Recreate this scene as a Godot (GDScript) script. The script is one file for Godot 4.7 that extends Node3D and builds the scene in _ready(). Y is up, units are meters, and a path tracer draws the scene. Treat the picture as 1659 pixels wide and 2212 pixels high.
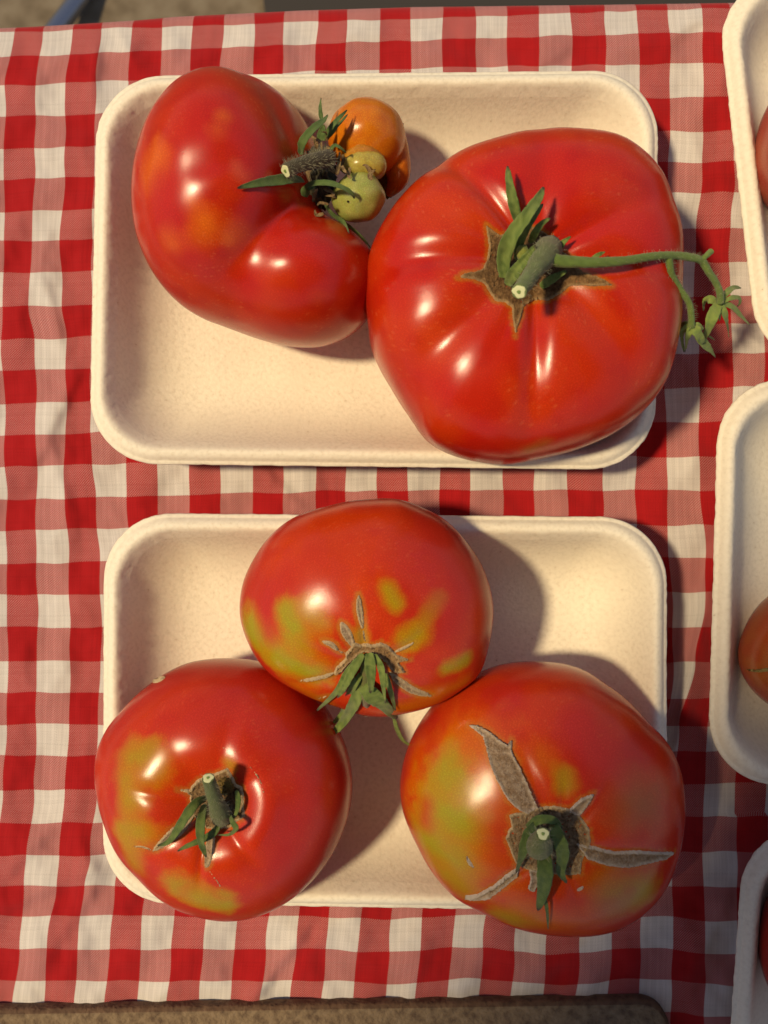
extends Node3D

# Tomatoes in moulded pulp trays on a gingham tablecloth, seen from straight above.
# Traced outlines are in photograph coordinates 1659 x 2212; at() puts such a point at a real height above the table.
const CAM_H := 0.376
const HALF_FOV := 29.0
const CX := 829.5
const CY := 1106.0
var pxk := 0.0
var nz := FastNoiseLite.new()
var nz2 := FastNoiseLite.new()
var M := {}
var rng := RandomNumberGenerator.new()


func at(px: float, py: float, h: float) -> Vector3:
	var s := pxk * (CAM_H - h)
	return Vector3((px - CX) * s, h, (py - CY) * s)


# ---------------------------------------------------------------- tomato body: a radius for every direction
class Fruit:
	var c := Vector3.ZERO
	var rad := PackedFloat32Array()
	var top := 0.03
	var bot := 0.03
	var e := 2.2
	var stem := Vector3.UP
	var ux := Vector3.RIGHT
	var uz := Vector3.BACK
	var dd := 0.1
	var dw := 0.3
	var dpw := 2.0
	var ring := []
	var creases := []
	var ell := []
	var smooth_k := 0.006
	var lump := 0.012
	var noise: FastNoiseLite
	var seed_off := Vector3.ZERO

	func set_stem(s: Vector3) -> void:
		stem = s.normalized()
		ux = (Vector3.RIGHT - stem * stem.dot(Vector3.RIGHT)).normalized()
		uz = ux.cross(stem).normalized()
		if uz.z < 0.0:
			uz = -uz

	func r(d: Vector3) -> float:
		var R := 0.0
		if ell.is_empty():
			var n := rad.size()
			var a := atan2(d.z, d.x) / TAU * n
			if a < 0.0:
				a += n
			var i := int(a)
			var f := a - i
			f = f * f * (3.0 - 2.0 * f) * 0.35 + f * 0.65
			var rr := lerpf(rad[i % n], rad[(i + 1) % n], f)
			var ch := sqrt(d.x * d.x + d.z * d.z) / rr
			var sv := absf(d.y) / (top if d.y > 0.0 else bot)
			R = pow(pow(ch, e) + pow(sv, e), -1.0 / e)
		else:
			var acc := 0.0
			for q in ell:
				var o: Vector3 = -q[0] / q[1]
				var v: Vector3 = d / q[1]
				var A := v.dot(v)
				var Bq := o.dot(v)
				var disc := Bq * Bq - A * (o.dot(o) - 1.0)
				var t := 0.0
				if disc > 0.0:
					t = (-Bq + sqrt(disc)) / A
				acc += exp(t / smooth_k)
			R = smooth_k * log(acc)
		var ct := clampf(d.dot(stem), -1.0, 1.0)
		var th := acos(ct)
		var m := 1.0 - dd * exp(-pow(th / dw, dpw))
		if ring.size() and absf(th - ring[1]) < 0.5:
			var rp: float = wrapf(atan2(d.dot(uz), d.dot(ux)) - ring[3], -PI, PI) / ring[4]
			var rt: float = (th - ring[1]) / ring[2]
			m += ring[0] * exp(-rt * rt - rp * rp)
		if th > 0.02:
			var st := sin(th)
			var psi := atan2(d.dot(uz), d.dot(ux))
			for k in creases:
				if th > k[4]:
					continue
				var dp: float = absf(wrapf(psi - k[0], -PI, PI)) * st / k[2]
				if dp < 4.0:
					var g: float = smoothstep(0.0, k[3], th) * (1.0 - smoothstep(k[3], k[4], th))
					m -= k[1] * g / (1.0 + dp * dp * (1.0 + 0.3 * dp * dp))
		m += lump * (noise.get_noise_3dv(d + seed_off) + 0.16 * noise.get_noise_3dv(d * 3.6 + seed_off))
		return R * m

	func pick(o: Vector3, d: Vector3):
		var step := 0.004
		var t := (o.y - (c.y + top * 1.25 + 0.012)) / -d.y
		var last := t
		var hit := false
		for i in 60:
			var p := o + d * t - c
			var l := p.length()
			if l - r(p / l) < 0.0:
				hit = true
				break
			last = t
			t += step
			if o.y + d.y * t < 0.0:
				break
		if not hit:
			return null
		for i in 9:
			var mid := (last + t) * 0.5
			var p := o + d * mid - c
			var l := p.length()
			if l - r(p / l) < 0.0:
				t = mid
			else:
				last = mid
		return o + d * t

	func normal(p: Vector3) -> Vector3:
		var q := p - c
		var d := q.normalized()
		var a := d.cross(Vector3(0.3, 0.5, 0.8)).normalized()
		var b := d.cross(a)
		var eps := 0.01
		var d1 := (d + a * eps).normalized()
		var d2 := (d + b * eps).normalized()
		var p0 := d * r(d)
		var nrm := (d1 * r(d1) - p0).cross(d2 * r(d2) - p0).normalized()
		return nrm if nrm.dot(d) > 0.0 else -nrm


func polar(pts: Array, ox: float, oy: float, n: int) -> PackedFloat32Array:
	# radius (pixels) by azimuth from a traced outline, by periodic interpolation over the angle, lightly smoothed
	var list := []
	for p in pts:
		list.append([fposmod(atan2(p[1] - oy, p[0] - ox), TAU), Vector2(p[0] - ox, p[1] - oy).length()])
	list.sort_custom(func(a, b): return a[0] < b[0])
	var out := PackedFloat32Array()
	var m := list.size()
	for i in n:
		var a := TAU * i / n
		var k := 0
		while k < m and list[k][0] < a:
			k += 1
		var i1 := (k - 1 + m) % m
		var i2 := k % m
		var a1: float = list[i1][0]
		var span := fposmod(list[i2][0] - a1, TAU)
		var f := fposmod(a - a1, TAU) / maxf(span, 1e-5)
		out.append(cubic_interpolate(list[i1][1], list[i2][1], list[(i1 - 1 + m) % m][1], list[(i2 + 1) % m][1], f))
	var sm := PackedFloat32Array()
	for i in n:
		sm.append(0.25 * out[(i - 1 + n) % n] + 0.5 * out[i] + 0.25 * out[(i + 1) % n])
	return sm


func crop(pts: Array, s: float, ox: float, oy: float) -> Array:
	var out := []
	for p in pts:
		var q := [ox + p[0] * s, oy + p[1] * s]
		for k in range(2, p.size()):
			q.append(p[k])
		out.append(q)
	return out


func sight(px: float, py: float) -> Vector3:
	return (at(px, py, 0.0) - Vector3(0, CAM_H, 0)).normalized()


func on(f: Fruit, px: float, py: float, lift := 0.0, fallback := 0.04) -> Vector3:
	# the point of the fruit that a traced mark lies on, raised by lift
	var d := sight(px, py)
	var p = f.pick(Vector3(0, CAM_H, 0), d)
	if p == null:
		return at(px, py, fallback)
	return p - d * lift


# ---------------------------------------------------------------- mesh helpers
func grid_mesh(P: PackedVector3Array, nu: int, nv: int, wrapped: bool, cols = null, uvs = null, outward = null) -> ArrayMesh:
	# nu points along each of nv rows; with wrapped the last point of a row repeats the first
	var N := PackedVector3Array()
	N.resize(P.size())
	var idx := PackedInt32Array()
	idx.resize((nu - 1) * (nv - 1) * 6)
	var w := 0
	for v in nv - 1:
		for u in nu - 1:
			var a := v * nu + u
			var b := a + 1
			var c := a + nu
			var d := c + 1
			var n := (P[d] - P[a]).cross(P[c] - P[b])
			N[a] += n
			N[b] += n
			N[c] += n
			N[d] += n
			idx[w] = a
			idx[w + 1] = b
			idx[w + 2] = d
			idx[w + 3] = a
			idx[w + 4] = d
			idx[w + 5] = c
			w += 6
	if wrapped:
		for v in nv:
			var s := N[v * nu] + N[v * nu + nu - 1]
			N[v * nu] = s
			N[v * nu + nu - 1] = s
	for v in [0, nv - 1]:
		if P[v * nu].distance_to(P[v * nu + nu / 2]) < 1e-7:
			var s := Vector3.ZERO
			for u in nu:
				s += N[v * nu + u]
			for u in nu:
				N[v * nu + u] = s
	var score := 0.0
	for i in range(0, P.size(), 7):
		var o: Vector3 = outward if outward is Vector3 else Vector3.UP
		if outward is Array:
			o = P[i] - outward[0]
		score += N[i].normalized().dot(o.normalized())
	var flip := score < 0.0
	for i in N.size():
		N[i] = (-N[i] if flip else N[i]).normalized()
		if N[i].length() < 0.5:
			N[i] = Vector3.UP
	# Godot's front faces run clockwise
	if not flip:
		for k in range(0, idx.size(), 3):
			var s := idx[k + 1]
			idx[k + 1] = idx[k + 2]
			idx[k + 2] = s
	var arr := []
	arr.resize(Mesh.ARRAY_MAX)
	arr[Mesh.ARRAY_VERTEX] = P
	arr[Mesh.ARRAY_NORMAL] = N
	arr[Mesh.ARRAY_INDEX] = idx
	if cols != null:
		arr[Mesh.ARRAY_COLOR] = cols
	if uvs != null:
		arr[Mesh.ARRAY_TEX_UV] = uvs
	var m := ArrayMesh.new()
	m.add_surface_from_arrays(Mesh.PRIMITIVE_TRIANGLES, arr)
	return m


func obj(called: String, m: Mesh, mat: Material, parent: Node = self) -> MeshInstance3D:
	var o := MeshInstance3D.new()
	o.name = called
	o.mesh = m
	o.material_override = mat
	parent.add_child(o, true)
	return o


func thing(called: String, label: String, category: String, where: Vector3, group := "") -> Node3D:
	var o := Node3D.new()
	o.name = called
	add_child(o, true)
	o.position = where
	tag(o, label, category, group)
	return o


func tag(o: Node, label: String, category: String, group := "") -> void:
	o.set_meta("label", label)
	o.set_meta("category", category)
	if group:
		o.set_meta("group", group)


func moved(P: PackedVector3Array, by: Vector3) -> PackedVector3Array:
	for i in P.size():
		P[i] += by
	return P


func spline(pts: Array, n: int) -> Array:
	# Catmull-Rom through Vector3 points, n samples
	var out := []
	var m := pts.size()
	for i in n:
		var t := float(i) / (n - 1) * (m - 1)
		var k := mini(int(t), m - 2)
		var f := t - k
		var p0: Vector3 = pts[maxi(k - 1, 0)]
		var p3: Vector3 = pts[mini(k + 2, m - 1)]
		var a: Vector3 = pts[k]
		var b: Vector3 = pts[k + 1]
		out.append(a.cubic_interpolate(b, p0, p3, f))
	return out


func tube(pts: Array, radii: Array, base: Vector3, c0: Color, c1: Color, bumpy := 0.06, nu := 14, capped := true) -> ArrayMesh:
	var n := pts.size() * 6
	var S := spline(pts, n)
	var P := PackedVector3Array()
	var C := PackedColorArray()
	var prev := Vector3.UP
	var rows := []
	for i in n:
		var tan_: Vector3 = (S[mini(i + 1, n - 1)] - S[maxi(i - 1, 0)]).normalized()
		var t := float(i) / (n - 1) * (radii.size() - 1)
		var k := mini(int(t), radii.size() - 2)
		rows.append([S[i], lerpf(radii[k], radii[k + 1], t - k), tan_])
	if capped:
		var f0 = rows[0]
		var f1 = rows[-1]
		rows.push_front([f0[0] - f0[2] * f0[1] * 0.35, f0[1] * 0.6, f0[2]])
		rows.push_front([f0[0] - f0[2] * f0[1] * 0.45, 0.00001, f0[2]])
		rows.push_back([f1[0] + f1[2] * f1[1] * 0.05, f1[1] * 0.93, f1[2]])
		rows.push_back([f1[0] + f1[2] * f1[1] * 0.05, 0.00001, f1[2]])
	var x := Vector3.ZERO
	for i in rows.size():
		var tn: Vector3 = rows[i][2]
		if x == Vector3.ZERO:
			x = tn.cross(Vector3(0.31, 0.2, 0.93)).normalized()
		x = (x - tn * x.dot(tn)).normalized()
		var y := tn.cross(x)
		for u in nu:
			var a := TAU * u / (nu - 1)
			var p: Vector3 = rows[i][0]
			var w: float = rows[i][1]
			var nn := nz2.get_noise_3dv((p + (x * cos(a) + y * sin(a)) * w) * 900.0)
			p += (x * cos(a) + y * sin(a)) * w * (1.0 + bumpy * nn)
			P.append(p - base)
			var col := c0.lerp(c1, clampf(float(i) / rows.size() + 0.4 * nz2.get_noise_3dv(p * 500.0), 0, 1))
			C.append(col * (1.0 + 0.25 * nn))
	return grid_mesh(P, nu, rows.size(), true, C, null, [S[n / 2] - base])


func blade(pts: Array, width: float, base: Vector3, c0: Color, c1: Color, tip: Color, fold := 0.35, blunt := 0.0, up := Vector3.UP) -> ArrayMesh:
	# a sepal: a pointed folded leaf of small thickness along a curve
	var n := 26
	var S := spline(pts, n)
	var P := PackedVector3Array()
	var C := PackedColorArray()
	var nu := 13
	for i in n:
		var t := float(i) / (n - 1)
		var tn: Vector3 = (S[mini(i + 1, n - 1)] - S[maxi(i - 1, 0)]).normalized()
		var side := tn.cross(up).normalized()
		var nrm := side.cross(tn).normalized()
		var w := width * 0.39 * pow(clampf(1.0 - pow(t, 2.2 + blunt * 3.0), 0.0, 1.0), 0.85) * (0.62 + 0.38 * smoothstep(0.0, 0.35, t)) + width * 0.04
		w *= 1.0 + 0.12 * nz2.get_noise_3dv(S[i] * 450.0)
		if i == 0 or i == n - 1:
			w *= 0.2
		var th := maxf(width * 0.055, 0.00018) * (1.0 - 0.5 * t)
		var tw := 0.9 * nz2.get_noise_3dv(S[0] * 900.0 + Vector3(0, 0, t * 1.3)) * smoothstep(0.15, 0.8, t)
		var sd0 := side
		side = side * cos(tw) + nrm * sin(tw)
		nrm = nrm * cos(tw) - sd0 * sin(tw)
		for u in nu:
			var a := TAU * u / (nu - 1)
			var ca := cos(a)
			var lateral := ca * w
			var curl := -fold * w * (1.0 - absf(ca)) + fold * w * 0.5
			var rib := 0.25 * th * cos(ca * 14.0)
			var p: Vector3 = S[i] + side * lateral + nrm * (sin(a) * th + curl + (rib if sin(a) > 0.0 else 0.0))
			p += nrm * width * 0.05 * nz2.get_noise_3dv(p * 700.0)
			P.append(p - base)
			var col := c0.lerp(c1, clampf(0.5 + 0.8 * nz2.get_noise_3dv(p * 400.0) + (0.25 if absf(ca) < 0.2 else 0.0), 0, 1))
			col = col.lerp(tip, smoothstep(0.86, 0.97, t + 0.06 * nz2.get_noise_3dv(p * 900.0)))
			C.append(col)
	return grid_mesh(P, nu, n, true, C, null, [S[n / 2] - base])


func lens_blob(centre: Vector3, semi: Vector3, base: Vector3, c0: Color, c1: Color, bumpy := 0.05, freq := 60.0, turn := Basis()) -> ArrayMesh:
	var P := PackedVector3Array()
	var C := PackedColorArray()
	var nu := 49
	var nv := 33
	for v in nv:
		var th := PI * v / (nv - 1)
		for u in nu:
			var a := TAU * u / (nu - 1)
			var d := Vector3(sin(th) * cos(a), cos(th), sin(th) * sin(a))
			var nn := nz.get_noise_3dv(centre * 300.0 + d * freq * 0.02)
			var p := centre + turn * (d * semi) * (1.0 + bumpy * nn)
			P.append(p - base)
			C.append(c0.lerp(c1, clampf(0.5 + nz2.get_noise_3dv(p * 250.0) * 0.9, 0, 1)))
	return grid_mesh(P, nu, nv, true, C, null, [centre - base])


func fruit_mesh(f: Fruit, base: Vector3, paint: Callable, nv := 150, nu := 241) -> ArrayMesh:
	var P := PackedVector3Array()
	var C := PackedColorArray()
	for v in nv:
		var t := float(v) / (nv - 1)
		var th := PI * (0.72 * t + 0.28 * t * t)
		for u in nu:
			var a := TAU * (u % (nu - 1)) / (nu - 1)
			var d := f.stem * cos(th) + (f.ux * cos(a) + f.uz * sin(a)) * sin(th)
			var p := f.c + d * f.r(d)
			P.append(p - base)
			C.append(paint.call(p, d))
	return grid_mesh(P, nu, nv, true, C, null, [f.c - base])


func scab(f: Fruit, poly: Array, base: Vector3, lift: float, rough: float, dark: Color, pale: Color, edge: Color, step := 3.2, sink := 0.0) -> ArrayMesh:
	# corky tissue that lies on the skin: a traced outline filled with points, each laid on the fruit
	var ring := PackedVector2Array()
	for i in poly.size():
		var a := Vector2(poly[i][0], poly[i][1])
		var b := Vector2(poly[(i + 1) % poly.size()][0], poly[(i + 1) % poly.size()][1])
		var n := maxi(1, int(a.distance_to(b) / step))
		for k in n:
			var q := a.lerp(b, float(k) / n)
			if k > 0:
				q += Vector2(rng.randf_range(-1, 1), rng.randf_range(-1, 1)) * 0.9
			ring.append(q)
	var pts := ring.duplicate()
	var depth := PackedFloat32Array()
	for q in ring:
		depth.append(0.0)
	var lo := ring[0]
	var hi := ring[0]
	for q in ring:
		lo = lo.min(q)
		hi = hi.max(q)
	var y := lo.y
	while y < hi.y:
		var x := lo.x
		while x < hi.x:
			var q := Vector2(x + rng.randf_range(-0.35, 0.35) * step, y + rng.randf_range(-0.35, 0.35) * step)
			if Geometry2D.is_point_in_polygon(q, ring):
				var dm := 1e9
				for b in ring:
					dm = minf(dm, b.distance_squared_to(q))
				dm = sqrt(dm)
				if dm > step * 0.55:
					pts.append(q)
					depth.append(dm)
			x += step
		y += step
	var tri := Geometry2D.triangulate_delaunay(pts)
	var st := SurfaceTool.new()
	st.begin(Mesh.PRIMITIVE_TRIANGLES)
	st.set_smooth_group(0)
	var V := []
	var K := []
	for i in pts.size():
		var p = f.pick(Vector3(0, CAM_H, 0), sight(pts[i].x, pts[i].y))
		if p == null:
			V.append(null)
			K.append(Color.BLACK)
			continue
		var nrm := f.normal(p)
		var inn := smoothstep(0.0, 7.0, depth[i])
		var wr := nz2.get_noise_3dv(p * 700.0) + 0.6 * nz2.get_noise_3dv(p * 1700.0)
		var lip := (depth[i] - 3.2) / 2.0
		var l := lerpf(-0.00035, lift, smoothstep(0.0, 2.5, depth[i])) + (0.0006 + sink) * exp(-lip * lip) + rough * wr * inn
		V.append(p + nrm * l - base)
		var col := dark.lerp(pale, clampf(0.75 - 0.45 * smoothstep(3.0, 11.0, depth[i]) + 0.45 * nz2.get_noise_3dv(p * 330.0) + 0.45 * nz2.get_noise_3dv(p * 1500.0), 0, 1))
		col = col.lerp(edge, (1.0 - smoothstep(1.5, 6.0, depth[i] + 2.0 * nz2.get_noise_3dv(p * 800.0))) * 0.8)
		K.append(col)
	for k in range(0, tri.size(), 3):
		var mid := (pts[tri[k]] + pts[tri[k + 1]] + pts[tri[k + 2]]) / 3.0
		if not Geometry2D.is_point_in_polygon(mid, ring):
			continue
		if V[tri[k]] == null or V[tri[k + 1]] == null or V[tri[k + 2]] == null:
			continue
		var o := [tri[k], tri[k + 1], tri[k + 2]]
		var g: Vector3 = (V[o[1]] - V[o[0]]).cross(V[o[2]] - V[o[0]])
		if g.y > 0.0:
			o = [o[0], o[2], o[1]]
		for j in o:
			st.set_color(K[j])
			st.add_vertex(V[j])
	st.index()
	st.generate_normals()
	return st.commit()


func spindle(line: Array, width: float) -> Array:
	# outline of a pointed crack along a line of traced points
	var V := []
	for p in line:
		V.append(Vector3(p[0], p[1], 0))
	var S := spline(V, 13)
	var left := []
	var right := []
	for i in S.size():
		var t := float(i) / (S.size() - 1)
		var tn: Vector3 = (S[mini(i + 1, S.size() - 1)] - S[maxi(i - 1, 0)]).normalized()
		var w := width * 0.5 * (pow(sin(PI * clampf(t * 0.96 + 0.02, 0, 1)), 0.8) + 0.05)
		left.append([S[i].x - tn.y * w, S[i].y + tn.x * w])
		right.push_front([S[i].x + tn.y * w, S[i].y - tn.x * w])
	return left + right


# paint: soft patches of another ripeness on the skin. A mark is [point, point, radius, softness, colour, weight]
func mark(f: Fruit, x0: float, y0: float, x1: float, y1: float, r: float, soft: float, col: Color, w := 1.0) -> Array:
	return [on(f, x0, y0), on(f, x1, y1), r * 0.000166, soft, col, w]


func skin(p: Vector3, reds: Array, marks: Array, halo: PackedVector3Array, halo_col: Color, flecks: float) -> Color:
	var n1 := nz.get_noise_3dv(p * 38.0 + Vector3(7, 3, 1))
	var n2 := nz.get_noise_3dv(p * 90.0 + Vector3(1, 8, 4))
	var n3 := nz2.get_noise_3dv(p * 330.0)
	var col: Color = reds[0].lerp(reds[1], clampf(0.5 + n1 * 1.3, 0, 1))
	col = col.lerp(reds[2], clampf(n2 * 0.9 - 0.1, 0, 0.5))
	for k in marks:
		var a: Vector3 = k[0]
		var ab: Vector3 = k[1] - a
		var t := 0.0
		if ab.length_squared() > 1e-10:
			t = clampf((p - a).dot(ab) / ab.length_squared(), 0, 1)
		var d: float = (p - a - ab * t).length() / k[2]
		if d > 2.2:
			continue
		d += 0.30 * n2 + 0.16 * n3 + 0.26 * nz2.get_noise_3dv(p * 150.0) + 0.10 * nz2.get_noise_3dv(p * 800.0)
		if k[4] == OLIVE:
			col = col.lerp(GOLD, 0.85 * k[5] * (1.0 - smoothstep(0.9 - k[3] * 0.6, 1.5 + k[3], d)))
		col = col.lerp(k[4], k[5] * (1.0 - smoothstep(1.0 - 1.5 * k[3], 1.05 + 1.7 * k[3], d)))
	if halo.size():
		var dm := 1.0
		for h in halo:
			dm = minf(dm, h.distance_squared_to(p))
		dm = sqrt(dm)
		if dm < 0.004:
			col = col.lerp(halo_col, 0.6 * (1.0 - smoothstep(0.0003, 0.0017, dm + 0.0005 * n3)))
	if flecks > 0.0:
		var s := nz2.get_noise_3dv(p * 1500.0 + Vector3(5, 5, 5))
		col = col.lerp(Color(0.72, 0.20, 0.06), 0.5 * flecks * smoothstep(0.50, 0.66, s) * clampf(0.3 + 1.8 * n1, 0, 1))
	return col


# ---------------------------------------------------------------- trays
func tray(quad: Array, label: String, radius: float, group: String) -> Node3D:
	# quad: the four corners of the rim as traced, top left, top right, bottom right, bottom left
	var rim_h := 0.0297
	var q := []
	for p in quad:
		q.append(at(p[0], p[1], rim_h - 0.003))
	var mid: Vector3 = (q[0] + q[1] + q[2] + q[3]) / 4.0
	var base := Vector3(mid.x, 0, mid.z)
	var hx: float = ((q[1] - q[0]).length() + (q[2] - q[3]).length()) / 4.0
	var hz: float = ((q[3] - q[0]).length() + (q[2] - q[1]).length()) / 4.0
	var t := thing("pulp_tray", label, "food tray", base, group)
	# profile: distance inwards from the outer edge, height
	var prof := [[0.026, 0.0008], [0.0235, 0.0022], [0.017, 0.0095], [0.0095, 0.0185], [0.0045, 0.0240], [0.0016, 0.0252], [0.0003, 0.0256], [0.0, 0.0262], [0.0004, 0.0268], [0.0012, 0.0270], [0.0017, 0.0274], [0.0023, 0.0284], [0.0032, 0.0292], [0.0042, 0.0297], [0.0052, 0.0297], [0.0061, 0.0291], [0.0069, 0.0280], [0.0078, 0.0265], [0.0089, 0.0245], [0.0103, 0.0216], [0.0121, 0.0183], [0.0143, 0.0150], [0.0168, 0.0118], [0.0198, 0.0089], [0.0232, 0.0065], [0.0268, 0.0049], [0.031, 0.0038], [0.0355, 0.0033], [0.040, 0.0032], [0.048, 0.0031], [0.057, 0.0031], [0.066, 0.0031]]
	var nside := 64
	var ncorner := 26
	var nu := 4 * (nside + ncorner) + 1
	var P := PackedVector3Array()
	for k in prof.size():
		var inset: float = prof[k][0]
		var ax := hx - inset
		var az := hz - inset
		var rr := maxf(radius - inset * 0.55, 0.0015)
		rr = minf(rr, az - 0.0002)
		var ring := []
		for c in 4:
			# a straight side, then the corner that follows it; clockwise from the top left
			var sx: float = [1.0, 0.0, -1.0, 0.0][c]
			var sz: float = [0.0, 1.0, 0.0, -1.0][c]
			var nx: float = [0.0, 1.0, 0.0, -1.0][c]
			var nz_: float = [-1.0, 0.0, 1.0, 0.0][c]
			var half := (ax if c % 2 == 0 else az) - rr
			var off := az if c % 2 == 0 else ax
			for i in nside:
				var s := lerpf(-half, half, float(i) / nside)
				ring.append(Vector2(sx * s + nx * off, sz * s + nz_ * off))
			var cc := Vector2(sx * half + nx * (off - rr), sz * half + nz_ * (off - rr))
			for i in ncorner:
				var a := PI / 2 * i / ncorner
				ring.append(cc + rr * (Vector2(nx, nz_) * cos(a) + Vector2(sx, sz) * sin(a)))
		ring.append(ring[0])
		for p in ring:
			var u: float = p.x / hx * 0.5 + 0.5
			var v: float = p.y / hz * 0.5 + 0.5
			var w: Vector3 = (q[0] * (1 - u) + q[1] * u) * (1 - v) + (q[3] * (1 - u) + q[2] * u) * v
			w.y = prof[k][1]
			# pressed fibre: slight waves everywhere, crumpled along the inner edge of the rim
			var n := nz2.get_noise_3dv(w * 260.0)
			w.y += 0.00012 * n + 0.0005 * nz.get_noise_3dv(w * 30.0) * smoothstep(0.0, 0.02, inset)
			if k >= 13 and k <= 18:
				var cr: float = nz2.get_noise_3dv(w * Vector3(420, 300, 420)) * [0.00008, 0.00012, 0.00022, 0.00034, 0.0003, 0.0001][k - 13]
				w += Vector3(cr, cr * 0.9, cr)
			if k > 4 and k < 9:
				w += Vector3(n, 0, n) * 0.00022
			P.append(w - base)
	var spans := [["outer_wall", 0, 6], ["rim", 6, 18], ["inner_wall", 18, 28], ["tray_floor", 28, prof.size() - 1]]
	for s in spans:
		var part := PackedVector3Array()
		var kk: int = s[2] - s[1] + 1
		part.append_array(P.slice(s[1] * nu, (s[2] + 1) * nu))
		if s[0] == "tray_floor":
			var m := Vector3.ZERO
			for i in nu:
				m += part[(kk - 1) * nu + i]
			m /= nu
			for i in nu:
				part.append(m)
			kk += 1
		obj(s[0], grid_mesh(part, nu, kk, true, null, null, Vector3(0, -1, 0) if s[0] == "outer_wall" else Vector3.UP), M.pulp, t)
	return t


# ---------------------------------------------------------------- cloth: where the weave's checks lie, as read from the photograph
const XROWS := [1.0, 3.0, 16.0, 21.0, 26.0, 30.0, 32.0]
const XTAB := [
	[32, 92, 156, 220, 285, 350, 417, 482, 550, 615, 685, 752, 820, 888, 957, 1027, 1095, 1163, 1233, 1304, 1376, 1444, 1516, 1578, 1645],
	[12, 77, 142, 208, 278, 345, 410, 475, 545, 610, 679, 747, 817, 887, 957, 1027, 1097, 1165, 1236, 1306, 1380, 1447, 1519, 1585, 1650],
	[15, 79, 139, 205, 275, 342, 410, 477, 544, 613, 681, 747, 815, 881, 949, 1015, 1087, 1154, 1226, 1300, 1373, 1441, 1514, 1585, 1650],
	[16, 82, 151, 219, 287, 354, 420, 487, 554, 621, 688, 755, 822, 889, 957, 1025, 1095, 1162, 1232, 1302, 1378, 1453, 1500, 1556, 1622],
	[2, 67, 132, 200, 268, 335, 402, 470, 537, 605, 671, 738, 805, 872, 940, 1008, 1076, 1144, 1212, 1272, 1332, 1392, 1453, 1518, 1592],
	[-10, 41, 101, 169, 236, 303, 371, 439, 507, 575, 639, 705, 772, 841, 906, 977, 1044, 1111, 1180, 1252, 1321, 1384, 1452, 1524, 1592],
	[-40, 26, 95, 160, 228, 294, 360, 428, 495, 561, 626, 694, 760, 828, 895, 965, 1032, 1100, 1170, 1240, 1312, 1380, 1450, 1522, 1592]]
const LROWS := [1.0, 3.0, 6.0, 8.0, 10.0, 11.0, 13.0, 15.0, 16.0, 18.0, 20.0, 23.0, 25.0, 27.0, 28.0, 30.0, 32.0]
const LTAB := [[32, 92, 156, 220], [12, 77, 142, 208], [9, 75, 140, 203], [8, 69, 130, 198], [6, 63, 134, 197], [3, 73, 142, 196], [11, 79, 144, 195], [10, 79, 137, 200], [15, 79, 139, 205], [14, 79, 149, 216], [17, 82, 151, 219], [13, 79, 148, 214], [7, 74, 141, 208], [-4, 57, 126, 196], [-8, 50, 122, 180], [-10, 41, 101, 169], [-40, 26, 95, 160]]
const RROWS := [1.0, 3.0, 5.0, 6.5, 8.5, 10.5, 12.0, 14.0, 16.0, 18.0, 19.5, 21.0, 23.0, 26.0]
const RTAB := [[1376, 1444, 1516, 1578], [1381, 1448, 1519, 1583], [1380, 1446, 1518, 1586], [1380, 1444, 1516, 1587], [1374, 1442, 1502, 1575], [1372, 1440, 1500, 1576], [1372, 1436, 1509, 1584], [1374, 1438, 1511, 1584], [1373, 1441, 1514, 1585], [1376, 1444, 1525, 1588], [1378, 1452, 1523, 1580], [1378, 1455, 1502, 1556], [1360, 1440, 1466, 1530], [1332, 1392, 1453, 1518]]
const YLEFT := [0, 66, 119, 182, 250, 319, 386, 454, 519, 589, 660, 731, 799, 870, 937, 1007, 1078, 1145, 1216, 1285, 1355, 1427, 1496, 1565, 1632, 1706, 1778, 1848, 1914, 1978, 2050, 2118, 2185, 2252, 2320]
const YRIGHT := [-42, 20, 71, 138, 211, 284, 351, 417, 495, 567, 640, 702, 766, 838, 912, 987, 1060, 1134, 1206, 1279, 1356, 1431, 1508, 1570, 1623, 1693, 1765, 1840, 1915, 1985, 2055, 2122, 2190, 2258, 2326]


func row_mix(rows: Array, j: float) -> Array:
	var k := 0
	while k < rows.size() - 2 and rows[k + 1] < j:
		k += 1
	var f := clampf((j - rows[k]) / (rows[k + 1] - rows[k]), 0.0, 1.0)
	return [k, f * f * (3.0 - 2.0 * f)]


func tab(t: Array, i: float) -> float:
	var n := t.size()
	if i <= 0.0:
		return t[0] + i * 66.5
	if i >= n - 1.0:
		return t[n - 1] + (i - n + 1.0) * 68.0
	var k := int(i)
	var f := i - k
	return lerpf(t[k], t[k + 1], f)


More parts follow.
